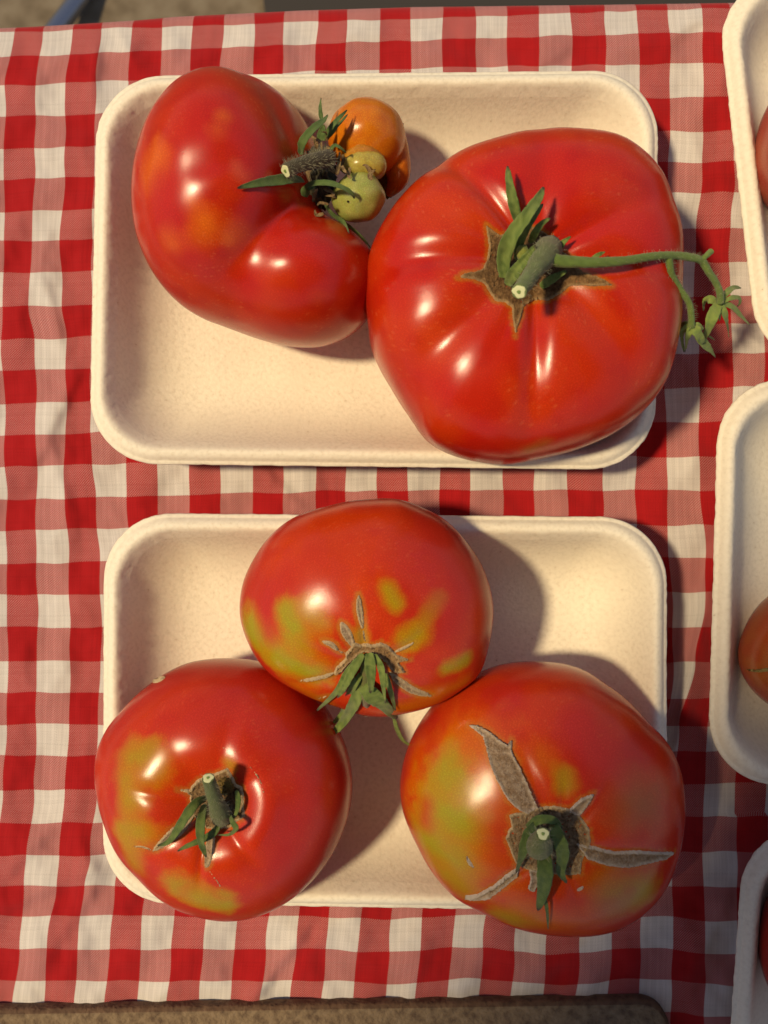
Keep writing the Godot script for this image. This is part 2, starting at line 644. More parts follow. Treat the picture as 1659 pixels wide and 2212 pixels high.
func weave_at(i: float, j: float) -> Vector2:
	var m := row_mix(XROWS, j)
	var x := lerpf(tab(XTAB[m[0]], i), tab(XTAB[m[0] + 1], i), m[1])
	if i < 5.0:
		var l := row_mix(LROWS, j)
		var xl := lerpf(tab(LTAB[l[0]], minf(i, 3.0)), tab(LTAB[l[0] + 1], minf(i, 3.0)), l[1]) + maxf(i - 3.0, 0.0) * 67.0
		x = lerpf(xl, x, clampf(i - 3.0, 0.0, 2.0) / 2.0)
	elif i > 18.0 and j < 26.0:
		var l := row_mix(RROWS, j)
		var c := clampf(i - 20.0, 0.0, 3.0)
		var xr := lerpf(tab(RTAB[l[0]], c), tab(RTAB[l[0] + 1], c), l[1]) + (i - 20.0 - c) * 67.0
		x = lerpf(x, xr, clampf(i - 18.0, 0.0, 2.0) / 2.0)
	var jj := clampf(j, 0.0, YLEFT.size() - 1.001)
	var k := int(jj)
	var f := jj - k
	var yl := lerpf(YLEFT[k], YLEFT[k + 1], f) + (j - jj) * 68.0
	var yr := lerpf(YRIGHT[k], YRIGHT[k + 1], f) + (j - jj) * 68.0
	var s := (x - 112.0) / 1371.0
	var y := lerpf(yl, yr, clampf(s, -0.15, 1.15)) - 9.0 * sin(clampf(s, 0, 1) * PI) * smoothstep(1.0, 3.0, j) * (1.0 - smoothstep(17.0, 20.0, j))
	y += 7.0 * sin(x * 0.0165 + 0.6) * smoothstep(27.0, 30.0, j) * smoothstep(500.0, 1000.0, x)
	# folds that run across the checks
	x += 3.0 * nz.get_noise_2d(x * 0.010, y * 0.008)
	y += 3.0 * nz.get_noise_2d(x * 0.010 + 300.0, y * 0.008)
	return Vector2(x, y)


# ridges of the cloth: x0, y0, x1, y1, height (mm), half width (px), steepness
const FOLDS := [[1540, 1210, 1470, 1580, 3.2, 20], [1470, 1580, 1440, 1800, 1.6, 24], [70, 1010, 160, 830, 1.6, 20], [150, 1120, 110, 960, 1.4, 22], [20, 1950, 190, 1880, 2.6, 34], [90, 2080, 210, 1900, 2.2, 30], [30, 1870, 130, 1770, 1.5, 30], [525, 2190, 660, 2010, 1.7, 16], [700, 2000, 660, 2100, 1.2, 26], [870, 2180, 960, 1970, 1.2, 26], [1010, 2120, 1080, 2010, 1.6, 34], [1270, 2130, 1330, 2000, 1.8, 40], [1500, 2100, 1560, 1960, 2.2, 30], [640, 1085, 590, 1035, 1.2, 16], [870, 1060, 820, 1100, 1.0, 20], [205, 90, 200, 170, 1.1, 12], [250, 60, 275, 110, 1.4, 12], [1180, 130, 1300, 40, 1.4, 30], [1480, 60, 1560, 10, 2.2, 26], [1470, 420, 1530, 560, 1.6, 36], [1440, 700, 1500, 800, 1.6, 40], [60, 620, 110, 480, 1.2, 26], [120, 700, 95, 620, 1.6, 22], [240, 1100, 210, 1050, 1.4, 22], [1540, 820, 1500, 980, 1.3, 30], [1100, 2160, 1230, 2060, 1.3, 26], [330, 2180, 420, 2030, 0.8, 34]]


const FLAT := [[-700, 2225, 1410, 3200], [320, 280, 1300, 900], [340, 1220, 1320, 1850], [1690, -60, 2700, 660], [1670, 930, 2640, 1590], [1720, 1880, 2700, 2600]]


func cloth_height(x: float, y: float) -> float:
	var h := 0.0017 * nz.get_noise_2d(x * 0.009, y * 0.007) + 0.0005 * nz.get_noise_2d(x * 0.028 + 50.0, y * 0.022) + 0.0018
	for f in FOLDS:
		if absf(x - (f[0] + f[2]) * 0.5) > 260.0 or absf(y - (f[1] + f[3]) * 0.5) > 320.0:
			continue
		var a := Vector2(f[0], f[1])
		var ab := Vector2(f[2], f[3]) - a
		var t := (Vector2(x, y) - a).dot(ab) / ab.length_squared()
		var tt := clampf(t, 0, 1)
		var dv := Vector2(x, y) - a - ab * tt
		var sd := dv.dot(Vector2(-ab.y, ab.x).normalized())
		var along := (t - tt) * ab.length()
		# one flank steeper than the other
		var w: float = f[5] * (0.55 if sd > 0.0 else 1.3)
		h += f[4] * 0.001 * exp(-(sd * sd) / (w * w)) * exp(-(along * along) / 1600.0)
	# pressed flat where a tray stands on it
	for t in FLAT:
		var d := minf(minf(x - t[0], t[2] - x), minf(y - t[1], t[3] - y))
		h = lerpf(h, minf(h, 0.0005), smoothstep(-40.0, 10.0, d))
	h *= smoothstep(-10.0, 90.0, y - edge_y(x))
	return maxf(h, 0.0002)


func edge_y(px: float) -> float:
	var t := [[-400, 72], [0, 50], [100, 45], [290, 33], [380, 25], [640, 12], [900, 4], [1240, 0], [1659, -6], [2300, -20]]
	for k in t.size() - 1:
		if px < t[k + 1][0]:
			return lerpf(t[k][1], t[k + 1][1], (px - t[k][0]) / (t[k + 1][0] - t[k][0]))
	return -20.0


func build_cloth() -> void:
	var sub := 8
	var i0 := -8
	var i1 := 34
	var j0 := -14
	var j1 := 40
	var nu := (i1 - i0) * sub + 1
	var nv := (j1 - j0) * sub + 1
	var P := PackedVector3Array()
	var UV := PackedVector2Array()
	var R := 0.0056
	for v in nv:
		var j := j0 + float(v) / sub
		for u in nu:
			var i := i0 + float(u) / sub
			var w := weave_at(i, j)
			var h := cloth_height(w.x, w.y)
			var p := at(w.x, w.y, h)
			var z0 := at(0, edge_y(w.x) + 30.0, 0).z
			var d := z0 - p.z
			if d > 0.0:
				var a := minf(d / R, PI / 2)
				var drop := d - R * PI / 2 if d > R * PI / 2 else 0.0
				p.z = z0 - R * sin(a) - h * sin(a) - drop * 0.06 - 0.006 * sin(w.x * 0.02) * smoothstep(0.0, 0.1, drop)
				p.y = -R * (1.0 - cos(a)) + h * cos(a) - drop
			P.append(p)
			UV.append(Vector2(i / 4.0, j / 4.0))
	var o := obj("tablecloth", grid_mesh(P, nu, nv, false, null, UV, Vector3.UP), M.cloth)
	tag(o, "red and white gingham cotton tablecloth, wrinkled, spread over the table under the trays", "tablecloth")


# ---------------------------------------------------------------- materials
func noise_tex(freq: float, kind: int, ramp: Array, size := 512, seed_ := 1, octaves := 3) -> NoiseTexture2D:
	var t := NoiseTexture2D.new()
	t.width = size
	t.height = size
	t.seamless = true
	t.generate_mipmaps = false
	var n := FastNoiseLite.new()
	n.noise_type = kind
	n.frequency = freq
	n.seed = seed_
	n.fractal_octaves = octaves
	t.noise = n
	if ramp.size():
		var g := Gradient.new()
		var off := PackedFloat32Array()
		var col := PackedColorArray()
		for r in ramp:
			off.append(r[0])
			col.append(r[1])
		g.offsets = off
		g.colors = col
		t.color_ramp = g
	return t


func gingham() -> Array:
	# yarn by yarn: red where the warp or weft yarn on top is dyed, off-white where it is not
	var S := 1024
	var threads := 160
	var a := PackedByteArray()
	a.resize(S * S * 3)
	var b := PackedByteArray()
	b.resize(S * S)
	var r := RandomNumberGenerator.new()
	r.seed = 5
	var wt := []
	var ht := []
	for k in threads:
		wt.append(r.randf_range(0.86, 1.06) * (0.86 if r.randf() < 0.06 else 1.0))
		ht.append(r.randf_range(0.86, 1.06) * (0.86 if r.randf() < 0.08 else 1.0))
	var red := Color(0.35, 0.011, 0.013)
	var white := Color(0.61, 0.575, 0.535)
	var per := float(threads) / S
	for y in S:
		var fy := y * per
		var ty := int(fy)
		var oy := fy - ty
		var wy := (ty / 40) % 2 == 0
		for x in S:
			var fx := x * per
			var tx := int(fx)
			var ox := fx - tx
			var warp_up := (tx + ty) % 3 < 2
			var is_red: bool = ((tx / 40) % 2 == 0) if warp_up else wy
			var tone: float = wt[tx] if warp_up else ht[ty]
			var base := red if is_red else white
			# yarns are fuzzy: some of the one below shows through
			var under := red if ((ty / 40) % 2 == 0 if warp_up else (tx / 40) % 2 == 0) else white
			base = base.lerp(under, 0.04 if is_red else 0.60)
			var q := (y * S + x)
			var gx := ox - 0.5
			var gy := oy - 0.5
			var hh := 1.0 - 4.0 * (gx * gx if warp_up else gy * gy)
			hh *= 1.0 - 1.2 * (gy * gy if warp_up else gx * gx)
			b[q] = int(clampf(hh, 0, 1) * 255)
			var c := (base * tone).linear_to_srgb()
			a[q * 3] = int(clampf(c.r, 0, 1) * 255)
			a[q * 3 + 1] = int(clampf(c.g, 0, 1) * 255)
			a[q * 3 + 2] = int(clampf(c.b, 0, 1) * 255)
	return [ImageTexture.create_from_image(Image.create_from_data(S, S, false, Image.FORMAT_RGB8, a)), ImageTexture.create_from_image(Image.create_from_data(S, S, false, Image.FORMAT_L8, b))]


func lin(r: float, g: float, b: float) -> Color:
	return Color(r, g, b).linear_to_srgb()


func triplanar(m: StandardMaterial3D, scale_: float) -> StandardMaterial3D:
	m.uv1_triplanar = true
	m.uv1_scale = Vector3.ONE * scale_
	m.uv1_triplanar_sharpness = 4.0
	return m


func materials() -> void:
	var g := gingham()
	var m := StandardMaterial3D.new()
	m.albedo_texture = g[0]
	m.heightmap_enabled = true
	m.heightmap_texture = g[1]
	m.heightmap_scale = 0.004
	m.roughness = 0.95
	m.metallic_specular = 0.2
	m.rim_enabled = true
	m.rim = 0.25
	M.cloth = m

	m = StandardMaterial3D.new()
	m.albedo_color = lin(0.85, 0.795, 0.64)
	m.albedo_texture = noise_tex(0.03, FastNoiseLite.TYPE_SIMPLEX_SMOOTH, [[0.0, Color(0.60, 0.52, 0.42)], [0.09, Color(0.92, 0.90, 0.87)], [0.30, Color(0.955, 0.95, 0.94)], [0.55, Color(0.98, 0.975, 0.965)], [1.0, Color(1, 1, 1)]], 1024, 4, 5)
	m.heightmap_enabled = true
	m.heightmap_texture = noise_tex(0.035, FastNoiseLite.TYPE_SIMPLEX, [], 1024, 9, 5)
	m.heightmap_scale = 0.006
	m.roughness = 0.62
	m.metallic_specular = 0.4
	M.pulp = triplanar(m, 14.0)

	m = StandardMaterial3D.new()
	m.vertex_color_use_as_albedo = true
	m.albedo_texture = noise_tex(0.055, FastNoiseLite.TYPE_SIMPLEX, [[0.0, Color(0.87, 0.80, 0.80)], [0.64, Color(0.92, 0.86, 0.85)], [0.78, Color(0.96, 0.94, 0.92)], [0.86, Color(1, 1, 1)]], 1024, 21, 3)
	m.heightmap_enabled = true
	m.heightmap_texture = noise_tex(0.09, FastNoiseLite.TYPE_SIMPLEX, [], 1024, 33, 2)
	m.heightmap_scale = 0.0014
	m.roughness = 0.24
	m.metallic_specular = 0.42
	m.subsurf_scatter_enabled = true
	m.subsurf_scatter_strength = 0.06
	M.tomato = triplanar(m, 22.0)

	m = StandardMaterial3D.new()
	m.vertex_color_use_as_albedo = true
	m.roughness = 0.9
	m.metallic_specular = 0.25
	m.heightmap_enabled = true
	m.heightmap_texture = noise_tex(0.06, FastNoiseLite.TYPE_SIMPLEX, [], 512, 3, 4)
	m.heightmap_scale = 0.05
	M.cork = triplanar(m, 60.0)

	m = StandardMaterial3D.new()
	m.vertex_color_use_as_albedo = true
	m.roughness = 0.6
	m.metallic_specular = 0.35
	m.rim_enabled = true
	m.rim = 0.3
	m.heightmap_enabled = true
	m.heightmap_texture = noise_tex(0.08, FastNoiseLite.TYPE_SIMPLEX, [], 512, 13, 3)
	m.heightmap_scale = 0.02
	M.leaf = triplanar(m, 60.0)

	m = StandardMaterial3D.new()
	m.albedo_color = lin(0.62, 0.66, 0.36)
	m.roughness = 0.55
	M.cut = m
	m = StandardMaterial3D.new()
	m.albedo_color = lin(0.16, 0.25, 0.06)
	m.roughness = 0.6
	M.pith = m
	m = StandardMaterial3D.new()
	m.albedo_color = lin(0.34, 0.33, 0.22)
	m.roughness = 0.5
	M.hair = m

	m = StandardMaterial3D.new()
	m.albedo_color = lin(0.22, 0.155, 0.09)
	m.albedo_texture = noise_tex(0.02, FastNoiseLite.TYPE_SIMPLEX, [[0.0, Color(0.65, 0.6, 0.56)], [0.4, Color(0.86, 0.84, 0.8)], [0.7, Color(0.95, 0.94, 0.9)], [1.0, Color(1, 1, 1)]], 512, 8, 5)
	m.heightmap_enabled = true
	m.heightmap_texture = noise_tex(0.05, FastNoiseLite.TYPE_SIMPLEX, [], 512, 14, 4)
	m.heightmap_scale = 0.04
	m.roughness = 0.85
	M.board = triplanar(m, 16.0)
	m = m.duplicate()
	m.albedo_color = lin(0.15, 0.088, 0.05)  # darker copy of the board colour, shade of the side painted in
	M.board_edge = m

	m = StandardMaterial3D.new()
	m.albedo_color = lin(0.20, 0.165, 0.11)
	m.albedo_texture = noise_tex(0.02, FastNoiseLite.TYPE_SIMPLEX, [[0.0, Color(0.75, 0.72, 0.68)], [0.5, Color(0.9, 0.88, 0.86)], [1.0, Color(1, 1, 1)]], 512, 2, 5)
	m.roughness = 0.95
	M.ground = triplanar(m, 2.2)

	m = StandardMaterial3D.new()
	m.albedo_color = lin(0.22, 0.24, 0.28)
	m.metallic = 0.85
	m.roughness = 0.3
	M.steel = m
	m = StandardMaterial3D.new()
	m.albedo_color = lin(0.028, 0.023, 0.018)
	m.roughness = 0.8
	M.dark = m
	m = StandardMaterial3D.new()
	m.albedo_color = lin(0.45, 0.42, 0.38)
	m.roughness = 0.9
	M.blocker_matte = m  # matte grey of the added sheet that blocks sun
	m = StandardMaterial3D.new()
	m.albedo_color = lin(0.5, 0.48, 0.45)
	m.roughness = 0.6
	M.table = m


# ---------------------------------------------------------------- calyx pieces
const GREEN_A := Color(0.075, 0.125, 0.02)
const GREEN_B := Color(0.19, 0.25, 0.055)
const TIP := Color(0.035, 0.022, 0.014)
const CORK_D := Color(0.21, 0.12, 0.055)
const CORK_P := Color(0.42, 0.27, 0.13)
const CORK_E := Color(0.55, 0.42, 0.24)


func sepals(f: Fruit, parent: Node3D, base: Vector3, list: Array, s: float, ox: float, oy: float, a := GREEN_A, b := GREEN_B) -> void:
	# each: [ [[x, y, lift mm(, height mm where it leaves the fruit)], ...], width in crop pixels ]
	for it in list:
		var pts := []
		for p in it[0]:
			var fb: float = p[3] * 0.001 if p.size() > 3 else 0.04
			var hit := on(f, ox + p[0] * s, oy + p[1] * s, maxf(p[2], 3.0) * 0.001, fb)
			var free := at(ox + p[0] * s, oy + p[1] * s, fb)
			pts.append(free if p.size() > 3 and free.y > hit.y else hit)
		obj("sepal", blade(pts, it[1] * s * 0.00016, base, a, b, TIP, it[2] if it.size() > 2 else 0.35), M.leaf, parent)


func hairs(parent: Node3D, base: Vector3, pts: Array, radii: Array, count: int, length: float) -> void:
	var st := SurfaceTool.new()
	st.begin(Mesh.PRIMITIVE_TRIANGLES)
	var S := spline(pts, 40)
	for i in count:
		var k := rng.randi_range(1, 38)
		var t := float(k) / 39.0 * (radii.size() - 1)
		var q := mini(int(t), radii.size() - 2)
		var r := lerpf(radii[q], radii[q + 1], t - q)
		var tn: Vector3 = (S[k + 1] - S[k - 1]).normalized()
		var d := Vector3(rng.randf_range(-1, 1), rng.randf_range(-0.4, 1), rng.randf_range(-1, 1))
		d = (d - tn * d.dot(tn)).normalized()
		var p0: Vector3 = S[k] + tn * rng.randf_range(-0.0004, 0.0004) + d * r * 0.95 - base
		var l := length * rng.randf_range(0.4, 1.0)
		var p1 := p0 + d * l * 0.6
		var p2 := p1 + (d + tn * rng.randf_range(-0.6, 0.6)) * l * 0.4
		var sd := d.cross(tn).normalized()
		for seg in [[p0, p1, 0.00004, 0.00003], [p1, p2, 0.00003, 0.000008]]:
			for ax in [sd, tn]:
				var w0: Vector3 = ax * seg[2]
				var w1: Vector3 = ax * seg[3]
				for v in [seg[0] - w0, seg[0] + w0, seg[1] + w1, seg[0] - w0, seg[1] + w1, seg[1] - w1]:
					st.add_vertex(v)
	st.generate_normals()
	obj("hairs", st.commit(), M.hair, parent).set_meta("kind", "stuff")


func stem(f: Fruit, parent: Node3D, base: Vector3, pts: Array, radii: Array, c0: Color, c1: Color, hair_n := 120) -> void:
	var o := obj("stem", tube(pts, radii, base, c0, c1, 0.10, 18), M.leaf, parent)
	var n := pts.size()
	var tn: Vector3 = (pts[n - 1] - pts[n - 2]).normalized()
	var r: float = radii[-1]
	var x := tn.cross(Vector3(0.2, 0.3, 0.9)).normalized()
	var y := tn.cross(x)
	for ring in [[0.86, 0.06, "cut_end", M.cut], [0.24, 0.16, "pith", M.pith]]:
		var P := PackedVector3Array()
		for v in 4:
			for u in 19:
				var a := TAU * u / 18.0
				var rr: float = r * ring[0] * [1.0, 0.97, 0.5, 0.0001][v] * (1.0 + 0.09 * sin(a * 3.0 + 1.0) + 0.08 * sin(a * 5.0 + 2.0))
				P.append(pts[n - 1] + tn * r * (ring[1] + [-0.05, 0.03, 0.01, 0.0][v]) + (x * cos(a) + y * sin(a)) * rr - base)
		obj(ring[2], grid_mesh(P, 19, 4, true, null, null, tn), ring[3], o)
	if hair_n:
		hairs(parent, base, pts, radii, hair_n, 0.0022)


func halo_points(f: Fruit, polys: Array) -> PackedVector3Array:
	var out := PackedVector3Array()
	for poly in polys:
		for i in poly.size():
			var a = poly[i]
			var b = poly[(i + 1) % poly.size()]
			var n := maxi(1, int(Vector2(a[0] - b[0], a[1] - b[1]).length() / 9.0))
			for k in n:
				out.append(on(f, lerpf(a[0], b[0], float(k) / n), lerpf(a[1], b[1], float(k) / n)))
	return out


func new_fruit(outline: Array, ox: float, oy: float, h: float, top: float, bot: float, seed_: float) -> Fruit:
	var f := Fruit.new()
	f.c = at(ox, oy, h)
	f.rad = polar(outline, ox, oy, 96)
	var s := pxk * (CAM_H - h)
	var away := atan2(oy - CY, ox - CX)
	var wide := 0.055 * minf(1.0, Vector2(ox - CX, oy - CY).length() / 620.0)
	for i in f.rad.size():
		f.rad[i] *= s * (1.0 - wide * maxf(0.0, cos(TAU * i / f.rad.size() - away)))
	f.top = top
	f.bot = bot
	f.noise = nz
	f.seed_off = Vector3(seed_, seed_ * 1.7, -seed_)
	return f


func creases(list: Array) -> Array:
	var out := []
	for k in list:
		out.append([deg_to_rad(k[0]), k[1], k[2], k[3], k[4]])
	return out


const RED := Color(0.53, 0.021, 0.006)
const DEEP := Color(0.46, 0.013, 0.005)
const ORANGE := Color(0.60, 0.06, 0.004)
const PINK := Color(0.53, 0.032, 0.020)
const OLIVE := Color(0.37, 0.36, 0.013)
const GOLD := Color(0.60, 0.16, 0.006)


func big_tomato() -> void:
	var s := 0.44
	var ox := 763.0
	var oy := 252.0
	var outline := crop([[960, 45], [1080, 60], [1290, 100], [1400, 170], [1500, 280], [1570, 420], [1605, 580], [1610, 760], [1600, 980], [1570, 1130], [1510, 1310], [1440, 1420], [1270, 1560], [1090, 1640], [900, 1685], [740, 1705], [560, 1680], [440, 1640], [350, 1580], [290, 1480], [190, 1330], [120, 1210], [80, 1110], [70, 1010], [52, 900], [60, 760], [90, 650], [150, 530], [220, 420], [330, 300], [450, 210], [600, 140], [720, 95], [830, 60]], s, ox, oy)
	var f := new_fruit(outline, 1130, 640, 0.042, 0.037, 0.036, 3.0)
	f.e = 2.75
	f.set_stem(Vector3(0.0, 1.0, -0.22))
	f.dd = 0.20
	f.dw = 0.66
	f.dpw = 1.9
	f.creases = creases([[180, 0.10, 0.10, 0.45, 1.7], [92, 0.13, 0.095, 0.42, 1.7], [4, 0.09, 0.12, 0.5, 1.7], [-128, 0.09, 0.09, 0.42, 1.5], [-28, 0.085, 0.10, 0.42, 1.5], [-85, 0.06, 0.13, 0.45, 1.5], [48, 0.07, 0.15, 0.5, 1.8], [138, 0.09, 0.14, 0.5, 1.8], [-158, 0.035, 0.10, 0.45, 1.3], [114, 0.05, 0.09, 0.5, 1.1]])
	var base := Vector3(f.c.x, 0.003, f.c.z)
	var t := thing("tomato", "largest tomato, glossy red and ribbed, its stem of spent flowers overhanging the tray", "tomato", base, "heirloom tomatoes")
	var c := [0.216, 982.0, 345.0]
	var star := crop([[310, 650], [380, 700], [450, 750], [500, 740], [560, 690], [660, 640], [760, 660], [880, 710], [960, 770], [1010, 830], [1100, 930], [1180, 980], [1230, 1080], [1300, 1130], [1400, 1160], [1500, 1200], [1590, 1260], [1400, 1270], [1250, 1260], [1150, 1270], [1080, 1330], [1000, 1380], [930, 1415], [830, 1405], [740, 1430], [690, 1480], [670, 1570], [610, 1760], [585, 1640], [570, 1480], [500, 1430], [400, 1415], [350, 1330], [290, 1240], [200, 1200], [20, 1180], [100, 1130], [190, 1120], [280, 1090], [320, 1000], [340, 860], [320, 740]], c[0], c[1], c[2])
	var halo := halo_points(f, [star])
	var marks := [mark(f, 950, 440, 990, 470, 46, 0.9, ORANGE, 0.7), mark(f, 860, 800, 930, 950, 30, 0.8, PINK, 0.5), mark(f, 880, 690, 960, 760, 40, 0.9, ORANGE, 0.5), mark(f, 1175, 958, 1145, 970, 12, 0.8, Color(0.36, 0.17, 0.03), 0.6), mark(f, 1360, 480, 1400, 560, 60, 0.8, PINK, 0.5), mark(f, 1210, 780, 1230, 870, 30, 0.8, PINK, 0.5), mark(f, 1440, 700, 1450, 760, 30, 0.8, PINK, 0.6), mark(f, 1270, 730, 1330, 830, 70, 0.9, ORANGE, 0.35), mark(f, 1000, 560, 1040, 620, 40, 0.8, PINK, 0.4)]
	obj("fruit", fruit_mesh(f, base, func(p, _d): return skin(p, [RED, ORANGE.lerp(RED, 0.5), DEEP], marks, halo, Color(0.42, 0.22, 0.02), 0.55), 180, 301), M.tomato, t)
	obj("stem_scar", scab(f, star, base, 0.0004, 0.0005, Color(0.13, 0.07, 0.03), Color(0.34, 0.20, 0.085), Color(0.40, 0.27, 0.13), 2.6), M.cork, t)
	sepals(f, t, base, [
		[[[640, 640, 3], [590, 450, 6], [545, 220, 8], [530, 60, 8]], 130],
		[[[500, 1180, 2], [490, 1000, 8], [560, 780, 13], [720, 560, 15], [840, 380, 13], [890, 275, 11]], 190, 0.5],
		[[[620, 1000, 4], [660, 800, 9], [740, 640, 11], [830, 510, 11], [885, 440, 9]], 110],
		[[[760, 830, 3], [800, 740, 7], [870, 640, 8], [960, 582, 7]], 95],
		[[[530, 1250, 4], [600, 1130, 10], [710, 990, 14], [810, 850, 15]], 150, 0.5],
		[[[1050, 900, 3], [1085, 830, 5], [1165, 765, 5]], 70],
		[[[1370, 995, 3], [1440, 950, 5], [1505, 922, 4]], 60],
		[[[860, 1270, 1], [980, 1190, 4], [1130, 1110, 4]], 110]], c[0], c[1], c[2])
	obj("bud", lens_blob(on(f, 982 + 680 * 0.216, 345 + 930 * 0.216, 0.007), Vector3(0.0022, 0.0022, 0.0026), base, Color(0.16, 0.2, 0.03), Color(0.24, 0.26, 0.05), 0.1), M.leaf, t)
	var sp := []
	for p in [[940, 900, 4], [900, 960, 11], [820, 1070, 17], [740, 1190, 23], [645, 1318, 28]]:
		sp.append(on(f, 982 + p[0] * 0.216, 345 + p[1] * 0.216, p[2] * 0.001))
	stem(f, t, base, sp, [0.0046, 0.0044, 0.0035, 0.0028, 0.0026, 0.0024], Color(0.125, 0.135, 0.06), Color(0.13, 0.18, 0.06), 110)
	# the truss: a thin branch with two spent flowers
	var G1 := Color(0.11, 0.17, 0.03)
	var G2 := Color(0.17, 0.25, 0.055)
	var br := [sp[1]]
	for p in [[1205, 563, 82], [1273, 567, 81], [1340, 564, 78], [1394, 556, 74], [1432, 552, 70], [1462, 552, 66], [1492, 556, 63], [1515, 563, 60], [1530, 586, 57], [1547, 612, 53], [1555, 633, 50], [1556, 652, 47]]:
		br.append(at(p[0], p[1], p[2] * 0.001))
	var truss := obj("truss_branch", tube(br, [0.0026, 0.0018, 0.0014, 0.0013, 0.00135, 0.0013, 0.0012, 0.0014], base, G1, G2, 0.12, 13), M.leaf, t)
	var br2 := []
	for p in [[1444, 556, 68], [1447, 575, 67], [1453, 598, 64], [1470, 626, 60], [1488, 654, 57], [1493, 679, 54], [1494, 705, 50]]:
		br2.append(at(p[0], p[1], p[2] * 0.001))
	obj("side_branch", tube(br2, [0.0013, 0.0012, 0.0011, 0.0012], base, G1, G2, 0.12, 12), M.leaf, truss)
	obj("branch_stub", tube([at(1513, 563, 0.060), at(1524, 554, 0.061), at(1536, 543, 0.060)], [0.0013, 0.0009, 0.0011], base, G1, G2, 0.12, 11), M.leaf, truss)
	hairs(t, base, br, [0.0014, 0.0013], 260, 0.0014)
	hairs(t, base, br2, [0.0012, 0.0011], 160, 0.0018)
	var w := [0.152, 1393.6, 517.6]
	for q in [[[[1060, 880, 47], [1180, 730, 46], [1270, 680, 42], [1365, 690, 37]], 110], [[[1080, 900, 46], [1220, 830, 46], [1330, 830, 43], [1345, 900, 40], [1310, 950, 38]], 90], [[[1090, 910, 46], [1230, 950, 44], [1360, 1080, 38], [1490, 1220, 31]], 110], [[[1070, 920, 46], [1130, 1050, 45], [1170, 1230, 39], [1190, 1395, 31]], 125], [[[1040, 920, 46], [960, 1080, 47], [900, 1260, 44], [790, 1485, 36]], 230], [[[1030, 900, 45], [920, 850, 46], [840, 900, 42], [830, 1010, 38]], 150], [[[1040, 960, 42], [1060, 1080, 37], [1055, 1160, 31]], 80]]:
		var pts := []
		for p in q[0]:
			pts.append(at(w[1] + p[0] * w[0], w[2] + p[1] * w[0], p[2] * 0.001))
		obj("flower_sepal", blade(pts, q[1] * w[0] * 0.000165, base, G2, Color(0.24, 0.31, 0.07), TIP, 0.3), M.leaf, t)
	for q in [[[[650, 1210, 50], [560, 1280, 50], [520, 1400, 46], [555, 1605, 40]], 130], [[[640, 1220, 49], [620, 1330, 50], [590, 1450, 46], [565, 1600, 39]], 120], [[[630, 1210, 49], [560, 1200, 49], [505, 1260, 46], [500, 1390, 42]], 110], [[[680, 1220, 50], [740, 1320, 50], [800, 1420, 47], [840, 1470, 44]], 190], [[[720, 1350, 47], [820, 1460, 44], [920, 1560, 39], [1000, 1675, 33]], 170], [[[690, 1210, 50], [770, 1230, 50], [830, 1280, 47]], 110], [[[900, 1370, 36], [950, 1400, 34], [990, 1430, 31]], 40]]:
		var pts := []
		for p in q[0]:
			pts.append(at(w[1] + p[0] * w[0], w[2] + p[1] * w[0], p[2] * 0.001))
		obj("flower_sepal", blade(pts, q[1] * w[0] * 0.000165, base, G2, Color(0.24, 0.31, 0.07), TIP, 0.3), M.leaf, t)


